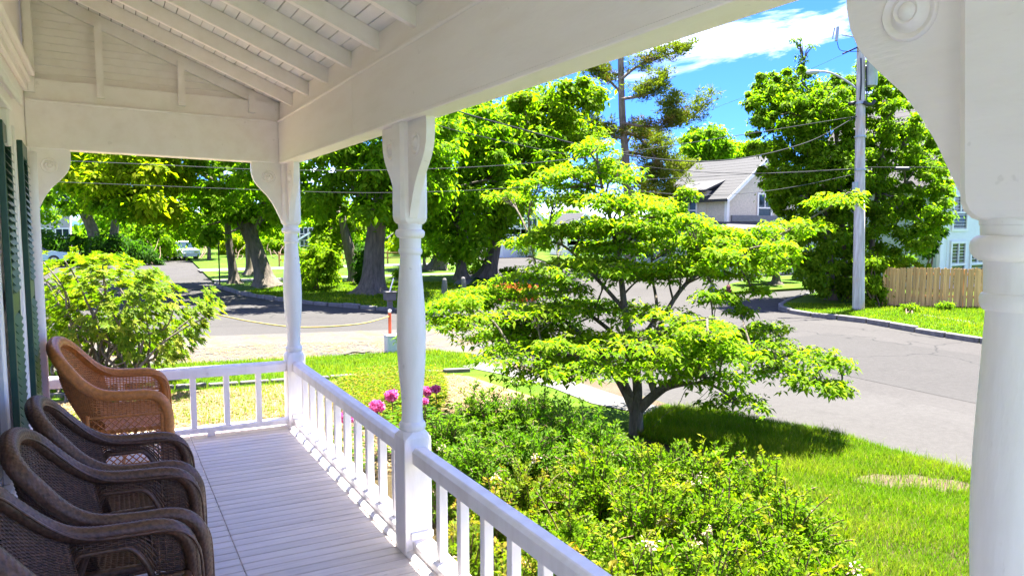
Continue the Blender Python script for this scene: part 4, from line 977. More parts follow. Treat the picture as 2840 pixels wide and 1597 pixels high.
# ------------------------------------------------------------------ the dogwood
DD = 8.87
t = thing('dogwood_tree', 'small spreading dogwood with tiered lime-green leaves in the front garden', 'tree', GR(1600, 1092))
SK = [([(1600, 1100), (1600, 1050), (1601, 1010)], [0, 0, 0], .095, .075),
      ([(1597, 1040), (1572, 985), (1535, 925), (1480, 860), (1400, 795), (1300, 770)], [0, .05, .15, .3, .3, .2], .062, .014),
      ([(1602, 1020), (1603, 965), (1590, 880), (1572, 780), (1560, 680), (1540, 570), (1510, 450), (1500, 375)], [0, .1, .2, .2, .1, 0, -.1, 0], .066, .010),
      ([(1606, 1030), (1650, 990), (1710, 948), (1790, 905), (1900, 882), (2030, 900), (2110, 915)], [0, -.1, -.2, -.3, -.4, -.4, -.4], .066, .010),
      ([(1648, 992), (1636, 930), (1665, 810), (1735, 705), (1850, 640), (1980, 582), (2115, 505)], [-.1, 0, .2, .3, .4, .4, .4], .046, .009),
      ([(1590, 1000), (1556, 935), (1500, 905), (1400, 890), (1290, 880)], [.05, -.2, -.5, -.8, -.9], .040, .010),
      ([(1572, 780), (1500, 700), (1420, 620), (1335, 600)], [.2, .3, .3, .3], .030, .008),
      ([(1590, 880), (1650, 790), (1640, 680), (1640, 520)], [.2, .5, .7, .6], .034, .008),
      ([(1602, 960), (1560, 860), (1480, 790), (1380, 740), (1180, 770), (1090, 765)], [.1, .5, .8, .7, .5, .4], .036, .008),
      ([(1650, 990), (1700, 970), (1780, 965), (1850, 1005)], [-.1, -.5, -.8, -.9], .034, .010),
      ([(1603, 965), (1620, 880), (1700, 820), (1800, 800)], [.1, -.4, -.9, -1.1], .032, .008)]
mb = MB(); nodes = []
for px, off, r0, r1 in SK:
    p = np.array([AT(a, b, DD + o) for (a, b), o in zip(px, off)]); q = smooth_path(p, 30); mb.tube(q, np.linspace(r0, r1, 30), 8); nodes.append(q[6:])
nodes = np.concatenate(nodes)
PADS = [(1500, 365, 62, 26, 0), (1448, 425, 96, 26, .1), (1560, 425, 70, 26, -.1), (1395, 488, 92, 24, .2), (1520, 492, 130, 28, -.2), (1636, 508, 88, 24, .4), (1335, 606, 66, 14, .3), (1450, 575, 120, 26, .1), (1580, 565, 100, 26, -.3), (1690, 520, 40, 14, .5),
        (1738, 555, 72, 18, .3), (1845, 622, 100, 22, .5), (1790, 600, 70, 20, .2), (2005, 560, 100, 22, .4), (2098, 500, 72, 20, .4), (1905, 590, 72, 20, .5), (1960, 640, 60, 16, .2), (1680, 610, 80, 22, .6), (2150, 490, 26, 12, .4),
        (1480, 660, 150, 30, -.4), (1350, 690, 118, 24, .5), (1620, 690, 90, 26, .1), (1540, 620, 110, 24, .7), (1240, 735, 110, 22, .6), (1140, 765, 78, 20, .4), (1200, 805, 118, 24, .0), (1350, 775, 140, 30, -.5), (1500, 765, 140, 32, .8), (1650, 785, 115, 30, -.6), (1110, 800, 44, 14, .3),
        (1250, 845, 100, 20, -.3), (1300, 885, 112, 22, -.9), (1420, 850, 150, 32, -.2), (1590, 850, 160, 34, -1.0), (1770, 825, 130, 32, .4), (1890, 855, 118, 28, -.2), (2015, 890, 104, 24, -.4), (2100, 905, 50, 16, -.4), (1700, 880, 120, 30, .9),
        (1360, 930, 120, 20, -.7), (1490, 920, 130, 24, -1.2), (1640, 915, 118, 26, -1.1), (1775, 940, 112, 28, -.9), (1850, 1000, 92, 24, -.9), (1960, 930, 104, 26, -.6), (2055, 960, 84, 20, -.5), (2110, 978, 40, 12, -.4), (1570, 880, 120, 26, 1.0), (1440, 900, 110, 22, .8), (1830, 880, 100, 26, -1.2), (1930, 820, 60, 16, .8), (1765, 640, 92, 20, .3), (1885, 655, 80, 18, .5), (1700, 662, 84, 20, .0), (1800, 580, 72, 16, .6), (1840, 690, 70, 16, .7)]
cl = []; tipv = []
PADS += [(px + rng.normal() * 70, py + rng.normal() * 26 + 6, hw_ * .62, hh * .62, off + rng.normal() * .55) for px, py, hw_, hh, off in PADS * 2 if 400 < py < 900 and px < 1960 and not (1420 < px < 1740 and py > 820)]
for px, py, hw_, hh, off in PADS:
    dep = DD + off; c = AT(px, py, dep); k_ = K / F_PX * dep; rx, rz_ = hw_ * k_ * 1.04, hh * k_ * .72
    a = rng.random(int(34 + 300 * rx * rx)) * 2 * np.pi; n = len(a); rr = np.sqrt(rng.random(n)) * (.86 + .28 * np.sin(a * 3 + px) ** 2)
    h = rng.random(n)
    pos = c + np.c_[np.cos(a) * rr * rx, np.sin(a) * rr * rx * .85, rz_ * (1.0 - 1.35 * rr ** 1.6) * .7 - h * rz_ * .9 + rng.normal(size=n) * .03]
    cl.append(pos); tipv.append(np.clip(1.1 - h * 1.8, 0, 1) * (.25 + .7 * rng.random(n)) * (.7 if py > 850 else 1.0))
    j = np.argmin(np.linalg.norm(nodes - (c - np.array([0, 0, .25])), axis=1)); st = nodes[j]
    mid = (st + c) / 2 + np.array([0, 0, .02]); bq = smooth_path(np.array([st, mid + rng.normal(size=3) * .04, c - np.array([0, 0, rz_ * .5])]), 10); mb.tube(bq, np.linspace(.016, .007, 10), 5)
    for p in pos[rng.permutation(n)[:max(6, n // 5)]]: mb.tube(smooth_path(np.array([bq[rng.integers(4, 10)], (c + p) / 2 - np.array([0, 0, .03]), p]), 6), np.linspace(.0055, .0025, 6), 4)
for _ in range(10):
    a_ = AT(1700 + rng.normal() * 40, 1000, DD - .6); b_ = a_ + np.array([rng.normal() * .4, -.2, -.1 - .25 * rng.random()]); mb.tube(*limb(nodes[rng.integers(10, len(nodes))], b_, .006, .002, 5, .2), 4) if rng.random() < .4 else None
mb.build('trunk', M['bark_pale'], t, True)
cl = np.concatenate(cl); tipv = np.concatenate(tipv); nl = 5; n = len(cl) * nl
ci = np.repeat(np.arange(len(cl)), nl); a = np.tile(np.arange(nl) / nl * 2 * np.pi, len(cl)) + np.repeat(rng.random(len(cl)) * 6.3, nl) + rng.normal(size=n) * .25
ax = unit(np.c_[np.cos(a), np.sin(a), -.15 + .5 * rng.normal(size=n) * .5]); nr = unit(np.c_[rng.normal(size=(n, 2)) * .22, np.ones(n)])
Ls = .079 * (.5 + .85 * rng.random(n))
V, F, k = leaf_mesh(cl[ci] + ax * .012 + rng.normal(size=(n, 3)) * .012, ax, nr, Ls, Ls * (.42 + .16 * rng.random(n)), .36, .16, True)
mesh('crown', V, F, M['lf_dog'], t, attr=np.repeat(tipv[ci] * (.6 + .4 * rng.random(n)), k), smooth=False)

# ------------------------------------------------------------------ garden shrubs
def shrub(label, c, r, h, lm, stems=90, per=95, size=.036, asp=.5, tipamt=1.0, blossoms=0, group=None, name='garden_shrub', upright=.5):
    """many arching stems from one base, leaves along each"""
    base = np.array([c[0], c[1], GZ]); t = thing(name, label, 'shrub', base, group)
    d = rand_dir(stems); d[:, 2] = np.abs(d[:, 2]); rad = (.45 + .55 * rng.random(stems) ** .5)
    end = base + np.c_[d[:, 0] * r * rad, d[:, 1] * r * rad, h * (.42 + .58 * d[:, 2]) * (.72 + .4 * rng.random(stems))]
    st = base + np.c_[rng.normal(size=(stems, 2)) * r * .16, np.zeros(stems)]
    ctl = st * .5 + end * .5 + np.c_[(st - end)[:, :2] * .15, h * upright * (.4 + .3 * rng.random(stems))]
    tt = np.linspace(0, 1, 9)[None, :, None]; paths = st[:, None] * (1 - tt) ** 2 + 2 * ctl[:, None] * tt * (1 - tt) + end[:, None] * tt ** 2
    V, F = strands(paths, .0042, 4); mesh('stem', V, F, M['stem'], t)
    n = stems * per; si = np.repeat(np.arange(stems), per); u = .22 + .78 * rng.random(n) ** .62; u3 = u[:, None]
    pos = st[si] * (1 - u3) ** 2 + 2 * ctl[si] * u3 * (1 - u3) + end[si] * u3 ** 2
    tan_ = unit(2 * (ctl[si] - st[si]) * (1 - u3) + 2 * (end[si] - ctl[si]) * u3)
    side = unit(np.cross(tan_, rand_dir(n)))
    spread = (.070 * (1.12 - u))[:, None]; pos = pos + side * spread * rng.random((n, 1)) + rng.normal(size=(n, 3)) * .010
    ax = unit(side * .9 + tan_ * .55 + np.array([0, 0, .25])); nr = unit(np.array([0, 0, 1.0]) + rng.normal(size=(n, 3)) * .55)
    Ls = size * (.55 + .8 * rng.random(n)) * (1.12 - .35 * u)
    tipstem = (rng.random(stems) < .62) * rng.random(stems)
    at_ = np.clip((u - .84) / .16, 0, 1) * tipstem[si] * tipamt * .8
    V, F, k = leaf_mesh(pos, ax, nr, Ls, Ls * asp, .12, .14); mesh('foliage', V, F, M[lm], t, attr=np.repeat(at_, k))
    if blossoms:
        b = end[rng.permutation(stems)[:blossoms]]; m = 16; bi = np.repeat(np.arange(len(b)), m); d2 = rand_dir(len(bi))
        V, F, k = leaf_mesh(b[bi] + d2 * .018 + rng.normal(size=(len(bi), 3)) * .012, d2, rand_dir(len(bi)), np.full(len(bi), .022), np.full(len(bi), .016)); mesh('blossom', V, F, M['pale_flower'], t, kind='stuff')
    return t
SG = 'shrubs filling the garden bed'
YL = ['yellow-green shrub with upright shoots right below the dogwood trunk', 'yellow-green shrub right of the dogwood trunk at the lawn edge', 'yellow-green shrub reaching farthest right into the lawn', 'yellow-green shrub left of and in front of the dogwood trunk',
      'yellow-green shrub in the centre of the bed in front of the dogwood', 'yellow-green shrub in the middle right of the bed', 'dense shrub at the right edge of the bed above its dark lower side', 'gold-tipped shrub beside the near railing',
      'shrub at the bottom centre of the picture with cream blossoms', 'shrub at the bottom right of the bed with pink-white blossoms', 'darker lower shrub at the bottom right corner of the bed', 'lowest shrub at the lawn edge near the big right post']
for (px, py, z, r, h), lb in zip([(1640, 1125, .0, .50, .86), (1770, 1135, .0, .54, .86), (1910, 1180, -.05, .52, .82), (1500, 1150, .02, .50, .86), (1630, 1225, .05, .54, .90), (1790, 1250, .02, .56, .88), (1975, 1265, -.08, .50, .80), (1440, 1280, .05, .50, .90), (1590, 1375, .05, .48, .92), (1770, 1390, .0, .50, .88), (1950, 1390, -.08, .48, .78), (2090, 1410, -.22, .42, .62)], YL):
    p = GR(px, py, z); shrub(lb, p, r, h, 'lf_shrub', 105, 76, .047, blossoms=4 if py > 1370 and px < 1900 else 1, group=SG)
for (px, py, z, r, h), lb in zip([(1120, 1050, .05, .42, .86), (1215, 985, .08, .48, .90), (1325, 980, .10, .50, .92), (1435, 1015, .08, .48, .88), (1520, 1070, .0, .42, .80), (1180, 1110, .05, .42, .86), (1320, 1065, .05, .48, .86)],
        ['deep green leafy shrub directly right of the middle post', 'deep green shrub with feathery tops behind the bed near the walk', 'tall green shrub in front of the pale walk', 'green shrub left of the dogwood trunk by the walk', 'green shrub touching the left side of the dogwood trunk', 'green shrub just above the start of the near railing', 'green shrub in the middle of the left half of the bed']):
    p = GR(px, py, z); shrub(lb, p, r, h, 'lf_shrub_d', 105, 76, .050, .40, 1.0, 2, SG, upright=.8)
for (px, py, z, r, h), lb in zip([(1330, 1175, -.08, .42, .76), (1235, 1245, -.05, .36, .80), (1400, 1370, .02, .38, .86), (1165, 1345, -.05, .34, .78), (1520, 1470, .05, .40, .9), (1260, 1420, .0, .36, .84), (1380, 1540, .05, .40, .9)],
        ['bronze-tipped shrub with cream blossoms left of centre', 'bronze-tipped shrub close behind the near railing top', 'bronze-tipped shrub beside the lower part of the near railing', 'shrub seen between the first balusters of the near railing', 'bronze-tipped shrub at the bottom of the picture against the rail', 'shrub seen between the lower balusters of the near railing', 'shrub below the near railing at the bottom edge']):
    p = GR(px, py, z); shrub(lb, p, r, h, 'lf_shrub_r', 92, 76, .044, blossoms=5, group=SG)
# peonies
PG = 'pink peonies beyond the railing'
for px, py, lb, r in ((985, 996, 'pink peony bloom just left of the middle post', .075), (948, 1023, 'pink peony bloom above the far railing, left of the other', .080), (1072, 985, 'pink peony bloom right of the middle post, half hidden', .065), (1096, 980, 'small pink peony bloom among the green shrub tops', .055), (872, 1052, 'pink peony bloom seen between the balusters', .075), (1068, 1010, 'lowest small pink peony right of the middle post', .045)):
    r *= .8; p = GR(px, py, -.12); t = thing('peony', lb, 'flower', (p[0], p[1], GZ), PG)
    d = rand_dir(170); d[:, 2] = d[:, 2] * .8 + .1; nr = unit(d + rng.normal(size=(170, 3)) * .5); q = p + d * r * (.35 + .6 * rng.random((170, 1)))
    V, F, k = leaf_mesh(q, unit(np.cross(nr, rand_dir(170)) + d * .6), nr, np.full(170, r * .75), np.full(170, r * .62), -.1, .3); mesh('blossom', V, F, M['pink'], t)
    V, F = tube(smooth_path(np.array([[p[0] + .05, p[1] + .03, GZ], [p[0] + .03, p[1] + .02, (GZ + p[2]) / 2], p]), 8), .006, 5); mesh('stem', V, F, M['stem'], t, True)
    m = 130; a = rng.random(m) * 6.3; z = GZ + (p[2] - GZ) * (.25 + .65 * rng.random(m)); q = np.c_[p[0] + np.cos(a) * .16 * rng.random(m), p[1] + np.sin(a) * .16 * rng.random(m), z]
    V, F, k = leaf_mesh(q, unit(np.c_[np.cos(a), np.sin(a), .3 + 0 * a]), unit(np.c_[rng.normal(size=(m, 2)) * .4, np.ones(m)]), .10 * (.6 + .6 * rng.random(m)), np.full(m, .030)); mesh('foliage', V, F, M['lf_shrub_d'], t, attr=np.zeros(len(V)))
# low ground cover around the peonies
poly = np.array([GR(*p)[:2] for p in ((835, 985), (900, 958), (1010, 945), (1110, 955), (1130, 1000), (1090, 1080), (1000, 1090), (900, 1075), (850, 1040))])
n = 26000; q = scatter(poly, n); z = GZ + .26 * rng.random(n) ** 1.3; V, F, k = leaf_mesh(np.c_[q, z], unit(np.c_[rng.normal(size=(n, 2)), .5 + 0 * z]), unit(np.c_[rng.normal(size=(n, 2)) * .5, np.ones(n)]), .05 * (.5 + .8 * rng.random(n)), .02 * (.6 + .6 * rng.random(n)))
o = mesh('ground_cover', V, F, M['lf_shrub_r'], attr=np.repeat((rng.random(n) < .35) * rng.random(n) * .8, k)); tag(o, 'low yellow-green weeds around the peonies', 'weeds', kind='stuff')

# ------------------------------------------------------------------ grass and straw
def blades(name, label, poly, n, h, w, lm='grass', flat=False, z0=GZ, patch=1.0, bald=None):
    q = scatter(poly, n)
    if bald is not None: q = q[~inside(q, bald) | (rng.random(len(q)) < .10)]
    n = len(q)
    v = np.sin(q[:, 0] * 2.1 * patch + 1.3 * np.sin(q[:, 1] * 1.7 * patch)) * np.sin(q[:, 1] * 2.6 * patch + .7) + .6 * np.sin(q[:, 0] * 7.3 + q[:, 1] * 5.1)
    hh = h * (.45 + .55 * rng.random(n)) * (1 + .22 * v); a = rng.random(n) * 6.283; ln = (.35 + .5 * rng.random(n)) if not flat else np.full(n, 4.0)
    d = np.c_[np.cos(a), np.sin(a)]; s = np.c_[-d[:, 1], d[:, 0]]; b = np.c_[q, np.full(n, z0)]
    if flat:
        zz = .004 + .035 * rng.random(n); b[:, 2] += zz; tip = b + np.c_[d * hh[:, None], (rng.random(n) - .4) * .03]; mid = (b + tip) / 2 + np.array([0, 0, .006])
    else:
        tip = b + np.c_[d * (hh * ln)[:, None], hh]; mid = b + np.c_[d * (hh * ln * .3)[:, None], hh * .58]
    ww = w * (.7 + .6 * rng.random(n))[:, None] / 2; s3 = np.c_[s, np.zeros(n)]
    V = np.stack([b - s3 * ww, b + s3 * ww, mid + s3 * ww * .8, mid - s3 * ww * .8, tip], 1).reshape(-1, 3); i = np.arange(n)[:, None] * 5
    F = np.concatenate([i + np.array([[0, 1, 2]]), i + np.array([[0, 2, 3]]), i + np.array([[3, 2, 4]])], 0)
    tp = np.clip(rng.random(n) * 1.3 - .50 + .32 * v, 0, 1)
    o = mesh(name, V, F, M[lm], attr=np.repeat(tp, 5)); tag(o, label, 'grass' if lm == 'grass' else 'straw', kind='stuff'); return o
near = np.array([GR(*p)[:2] for p in ((1600, 1095), (1625, 1045), (1660, 1028), (1730, 1027), (1800, 1034), (1950, 1059), (2100, 1089), (2300, 1149), (2452, 1193), (2560, 1240), (2500, 1500), (2200, 1620), (2040, 1500), (1960, 1300), (1780, 1150))])
blades('tall_grass', 'taller tufts standing along the road edge of the front lawn', near, 6000, .15, .0045)
blades('dry_grass', 'dry blades scattered through the front lawn', near, 9000, .07, .004, 'straw_blade')
baldp = [(6.6, 4.3), (6.75, 4.7), (7.05, 4.5), (7.3, 3.9), (7.45, 3.1), (7.2, 2.7), (6.95, 3.3)]
blades('lawn_grass', 'long bright grass of the front lawn under the dogwood', near, 72000, .085, .0054, bald=BALD)
blades('lawn_grass', 'mown grass strip beyond the end of the porch', [(-1.5, 12.55), (0.86, 12.25), (2.5, 11.9), (4.3, 11.55), (5.6, 11.3), (6.1, 12.0), (6.2, 12.8), (5.88, 13.44), (5.08, 13.74), (2.9, 14.08), (1.0, 14.55), (-1.5, 14.9)], 26000, .075, .009)
blades('lawn_grass', 'grass of the sunny corner lawn before the fence', [(17.2, 8.1), (17.4, 9.6), (17.75, 10.9), (18.15, 12.3), (18.0, 13.6), (18.1, 14.6), (19.6, 16.2), (21.5, 14.3), (23.6, 12.3), (24, 8)], 24000, .075, .017)
blades('lawn_grass', 'shaded grass along the kerb of the common', [(8.3, 20.0), (7.75, 21.3), (6.45, 23.8), (5.3, 26.2), (4.6, 29.3), (8, 33), (13, 30), (14, 27), (11.9, 23.1), (9.9, 20.7)], 18000, .09, .026)
blades('weed_grass', 'thin green weeds growing through the straw', [(-.5, 10.6), (1, 9.8), (2.6, 9.6), (4.4, 10.6), (4.3, 11.5), (2.5, 11.85), (.8, 12.1), (-.5, 12.3)], 6000, .10, .008)
blades('weed_grass', 'sparse tufts in the straw close to the porch', [(-.5, 6.8), (2.4, 6.9), (3.0, 8.5), (2.8, 9.7), (-.5, 10.6)], 900, .09, .008)
blades('straw', 'dry straw lying over the bed beyond the end railing', [(-1, 6.7), (3.2, 6.9), (5.2, 8.8), (5.2, 10.9), (4.3, 11.3), (2.5, 11.4), (.8, 11.8), (-1, 12)], 20000, .16, .012, 'straw_blade', True, GZ + .005)
blades('straw', 'wisps of straw blown over the driveway', [(1.2, 15.0), (6.0, 14.2), (6.6, 15.2), (3.5, 16.6), (1.4, 16.8)], 2500, .16, .010, 'straw_blade', True, RZ + .012)

# ------------------------------------------------------------------ utility pole and wires
DP = 22.1
pb, pt = GR(2160, 779), AT(2167, 50, DP)
pl = thing('utility_pole', 'weathered wooden utility pole with transformer and street lamp at the corner', 'utility pole', pb)
pa = lambda z: pb + (pt - pb) * ((z - pb[2]) / (pt[2] - pb[2]))
q = np.linspace(pb - np.array([0, 0, .3]), pt, 16); mesh('shaft', *tube(q, np.linspace(.175, .115, 16), 20), M['pole'], pl, True, sharp=50)
def zof(py): return AT(2165, py, DP)[2]
mb = MB()
for py in (345, 428, 262): z = zof(py); mb.tube([pa(z - .03), pa(z + .03)], .165, 20)
mb.build('strap', M['metal_grey'], pl, True, sharp=40)
c0, c1 = AT(2192, 218, DP - .1), AT(2192, 150, DP - .1)
can = mesh('transformer', *lathe([(c0[2], .10), (c0[2] + .02, .155), (c0[2] + .05, .162), (c1[2] - .06, .162), (c1[2] - .05, .170), (c1[2] - .02, .165), (c1[2], .10), (c1[2] + .03, .02)], c0[0], c0[1], 24), M['metal_grey'], pl, True, sharp=40)
mb = MB().tube([c1 + np.array([.05, 0, 0]), c1 + np.array([.05, 0, .16])], [.035, .02], 8).tube([c1 + np.array([-.06, .03, 0]), c1 + np.array([-.06, .03, .14])], [.03, .02], 8); mb.build('bushing', M['metal_grey'], can, True)
MB().tube([pa(c0[2] + .2), c0 + np.array([0, 0, .2])], .03, 6).tube([pa(c1[2] - .2), c1 - np.array([0, 0, .2])], .03, 6).build('hanger', M['metal_grey'], pl)
arm = smooth_path(np.array([AT(2158, 226, DP), AT(2135, 208, DP), AT(2100, 188, DP), AT(2075, 181, DP), AT(2058, 181, DP)]), 24)
la = thing('street_lamp', 'x', None, AT(2158, 226, DP)); la.parent = pl; la.location = la.location - pl.location; la["label"] = 'grey curved street lamp on the pole'; 
mesh('lamp_arm', *tube(arm, .032, 10), M['metal_grey'], la, True)
hd = AT(2045, 182, DP); hx = unit(AT(2030, 183, DP) - AT(2060, 181, DP))
s = np.linspace(-1, 1, 14); prof = np.sqrt(np.clip(1 - s ** 2, 0, 1)) ** .7; mesh('lamp_head', *tube(hd + s[:, None] * .22 * hx, np.maximum(.075 * prof, .004), 12), M['metal_grey'], la, True)
MB().tube([pa(zof(97)), AT(2118, 88, DP - .3)], .022, 6).tube([AT(2108, 68, DP - .3), AT(2104, 104, DP - .3)], .045, 8).tube([AT(2100, 70, DP - .3), AT(2094, 98, DP - .3)], .02, 6).build('cutout_switch', M['metal_grey'], pl)
MB().tube([pa(zof(116)), AT(2120, 136, DP - .3)], .025, 6).tube([pa(zof(116)), AT(2190, 106, DP + .2)], .025, 6).tube(smooth_path([AT(2106, 106, DP - .3), AT(2112, 125, DP - .3), AT(2130, 130, DP - .3), pa(zof(130))], 10), .010, 5).build('insulator_arm', M['wire_dark'], pl)
MB().tube(smooth_path([pa(zof(150)) + np.array([-.15, -.1, 0]), pa(zof(210)) + np.array([-.16, -.12, 0]), pa(zof(255)) + np.array([-.17, -.1, 0])], 10), .022, 6).tube(smooth_path([pa(zof(170)) + np.array([.02, -.16, 0]), pa(zof(230)) + np.array([.05, -.17, 0]), pa(zof(262)) + np.array([.0, -.18, 0])], 10), .018, 6).tube(smooth_path([AT(2172, 258, DP - .2), AT(2184, 264, DP - .2), AT(2194, 262, DP - .2), AT(2200, 254, DP - .2)], 12), .055, 8).tube([AT(2135, 262, DP), AT(2152, 258, DP)], .05, 8).build('cable_loop', M['black'], pl, True)
MB().tube([GR(2173, 779) + np.array([0, 0, -.1]), AT(2173, 500, DP - .15)], .028, 8).build('conduit', M['white_clean'], pl, True)
b = AT(2151, 470, DP - .15); MB().box(b[0] - .07, b[0] + .07, b[1] - .06, b[1] + .06, b[2] - .14, b[2] + .14, .01).build('meter_box', M['metal_grey'], pl)
WG = 'overhead wires from the utility pole'
def wire(label, px, d0, d1, r, m='wire'):
    dep = np.linspace(d0, d1, len(px)); p = np.array([AT(a, b, e) for (a, b), e in zip(px, dep)]); V, F = tube(smooth_path(p, 60), r, 6); tag(mesh('overhead_wire', V, F, M[m], None, True), label, 'wire', WG)
wire('pale wire sagging across the trees just under the end beam', [(100, 402), (400, 415), (630, 426), (800, 429), (970, 428), (1200, 420), (1390, 405), (1650, 372), (1900, 334), (2160, 292)], 19, DP, .009)
wire('thick dark cable coming down from under the long beam toward the pole', [(1040, 238), (1170, 286), (1300, 322), (1451, 363), (1590, 392), (1713, 405), (1800, 405), (1888, 395), (1980, 374), (2062, 345), (2160, 290)], 13, DP, .014, 'wire_dark')
wire('lower pale wire crossing behind the two far posts', [(100, 456), (400, 468), (630, 477), (800, 483), (970, 485), (1200, 478), (1400, 465), (1700, 448), (2160, 424)], 19, DP, .007)
wire('thin wire slanting through the maple behind the middle post', [(1060, 300), (1130, 324), (1230, 348), (1340, 372), (1500, 402), (1700, 428), (1850, 436), (2000, 434), (2160, 424)], 15, DP, .008, 'wire_dark')
wire('wire running low from the pole past the shingled house', [(1500, 470), (1690, 488), (1800, 490), (1900, 484), (2020, 466), (2160, 436)], 18, DP, .007)
wire('hair-thin wire crossing the open sky', [(1500, 420), (1700, 318), (1800, 272), (1890, 238), (2000, 192), (2164, 118)], 34, DP, .005)
wire('straight cable from the pole to the right behind the big post', [(2160, 421), (2270, 421), (2400, 421), (2600, 418)], DP, 20, .012, 'wire_dark')
a_, b_ = AT(2250, 425, 21.4), AT(2290, 425, 21.3); tag(mesh('cable_splice', *tube(smooth_path([a_, a_ * .8 + b_ * .2, a_ * .2 + b_ * .8, b_], 12), np.r_[.02, .05, np.full(8, .062), .05, .02], 10), M['black'], None, True), 'black splice case hanging on the cable right of the pole', 'splice')

# ------------------------------------------------------------------ cedar fence
f0, f1 = np.array([21.55, 14.10]), np.array([26.6, 9.75]); fd = (f1 - f0) / np.linalg.norm(f1 - f0); fn = np.array([-fd[1], fd[0]]); FL = np.linalg.norm(f1 - f0)
fe = thing('picket_fence', 'tall cedar picket fence behind the corner lawn', 'fence', (*f0, GZ))
n = int(FL / .098)
for i in range(n):
    u = i * .098 + random.uniform(-.006, .006); h = 1.24 + random.uniform(-.025, .025); w = .088 + random.uniform(-.006, .004); dz = random.uniform(-.008, .008)
    V = np.array([[a, b, c] for b in (0, .018) for a, c in ((0, -.06), (w, -.06), (w, h - .03), (w - .02, h), (.02, h), (0, h - .03))]); V[:, 1] += dz
    X = np.c_[f0[0] + fd[0] * (u + V[:, 0]) + fn[0] * V[:, 1], f0[1] + fd[1] * (u + V[:, 0]) + fn[1] * V[:, 1], GZ + V[:, 2]]
    F = [(0, 1, 2, 3, 4, 5), (11, 10, 9, 8, 7, 6)] + [(k, k + 6, (k + 1) % 6 + 6, (k + 1) % 6) for k in range(6)]
    mesh('picket', X, F, M['fence'], fe)
for z in (.3, 1.0):
    V, F = box(0, FL, .030, .07, z, z + .08); X = np.c_[f0[0] + fd[0] * V[:, 0] + fn[0] * V[:, 1], f0[1] + fd[1] * V[:, 0] + fn[1] * V[:, 1], GZ + V[:, 2]]; mesh('rail', X, F, M['fence'], fe)
for u in np.arange(.1, FL, 2.2):
    V, F = box(u, u + .09, .072, .16, -.1, 1.2); X = np.c_[f0[0] + fd[0] * V[:, 0] + fn[0] * V[:, 1], f0[1] + fd[1] * V[:, 0] + fn[1] * V[:, 1], GZ + V[:, 2]]; mesh('fence_post', X, F, M['fence'], fe)

# ------------------------------------------------------------------ houses
def hwindow(parent, face, x, y, z, w, h, m_frame='white_clean', sashes=2):
    """window on a -X ('x') or -Y ('y') wall; (x,y) middle of the sill, z its height"""
    def bx(a0, a1, b0, b1, d0, d1, mt, nm, par, bev=0):
        V, F = box(x - d1, x - d0, y + a0, y + a1, z + b0, z + b1, bev) if face == 'x' else box(x + a0, x + a1, y - d1, y - d0, z + b0, z + b1, bev)
        return mesh(nm, V, F, mt, par)
    wd = bx(-w / 2, w / 2, 0, h, .005, .02, M['glass_dark'], 'window', parent)
    t_ = .10
    mb = MB()
    for a0, a1, b0, b1 in ((-w / 2 - t_, -w / 2, -t_, h + t_), (w / 2, w / 2 + t_, -t_, h + t_), (-w / 2, w / 2, h, h + t_), (-w / 2, w / 2, -t_, 0), (-w / 2, w / 2, h * .48, h * .53), (-.025, .025, h * .53, h)):
        V, F = box(x - .07, x - .021, y + a0, y + a1, z + b0, z + b1) if face == 'x' else box(x + a0, x + a1, y - .07, y - .021, z + b0, z + b1)
        mb.add(V, F)
    mb.build('window_frame', M[m_frame], wd)
def siding(parent, face, x0, x1, y0, y1, z0, z1, m, step=.13):
    z = z0
    while z < z1 - .02:
        zz = min(z + step, z1)
        if face == 'x': V = np.array([[x0 - d, yy, c] for yy in (y0, y1) for d, c in ((0, z), (.022, z), (.006, zz), (0, zz))])
        else: V = np.array([[xx, y0 - d, c] for xx in (x0, x1) for d, c in ((0, z), (.022, z), (.006, zz), (0, zz))])
        F = [(0, 1, 2, 3), (7, 6, 5, 4), (0, 4, 5, 1), (1, 5, 6, 2), (2, 6, 7, 3)]
        mesh('siding_board', V, F, m, parent); z += step
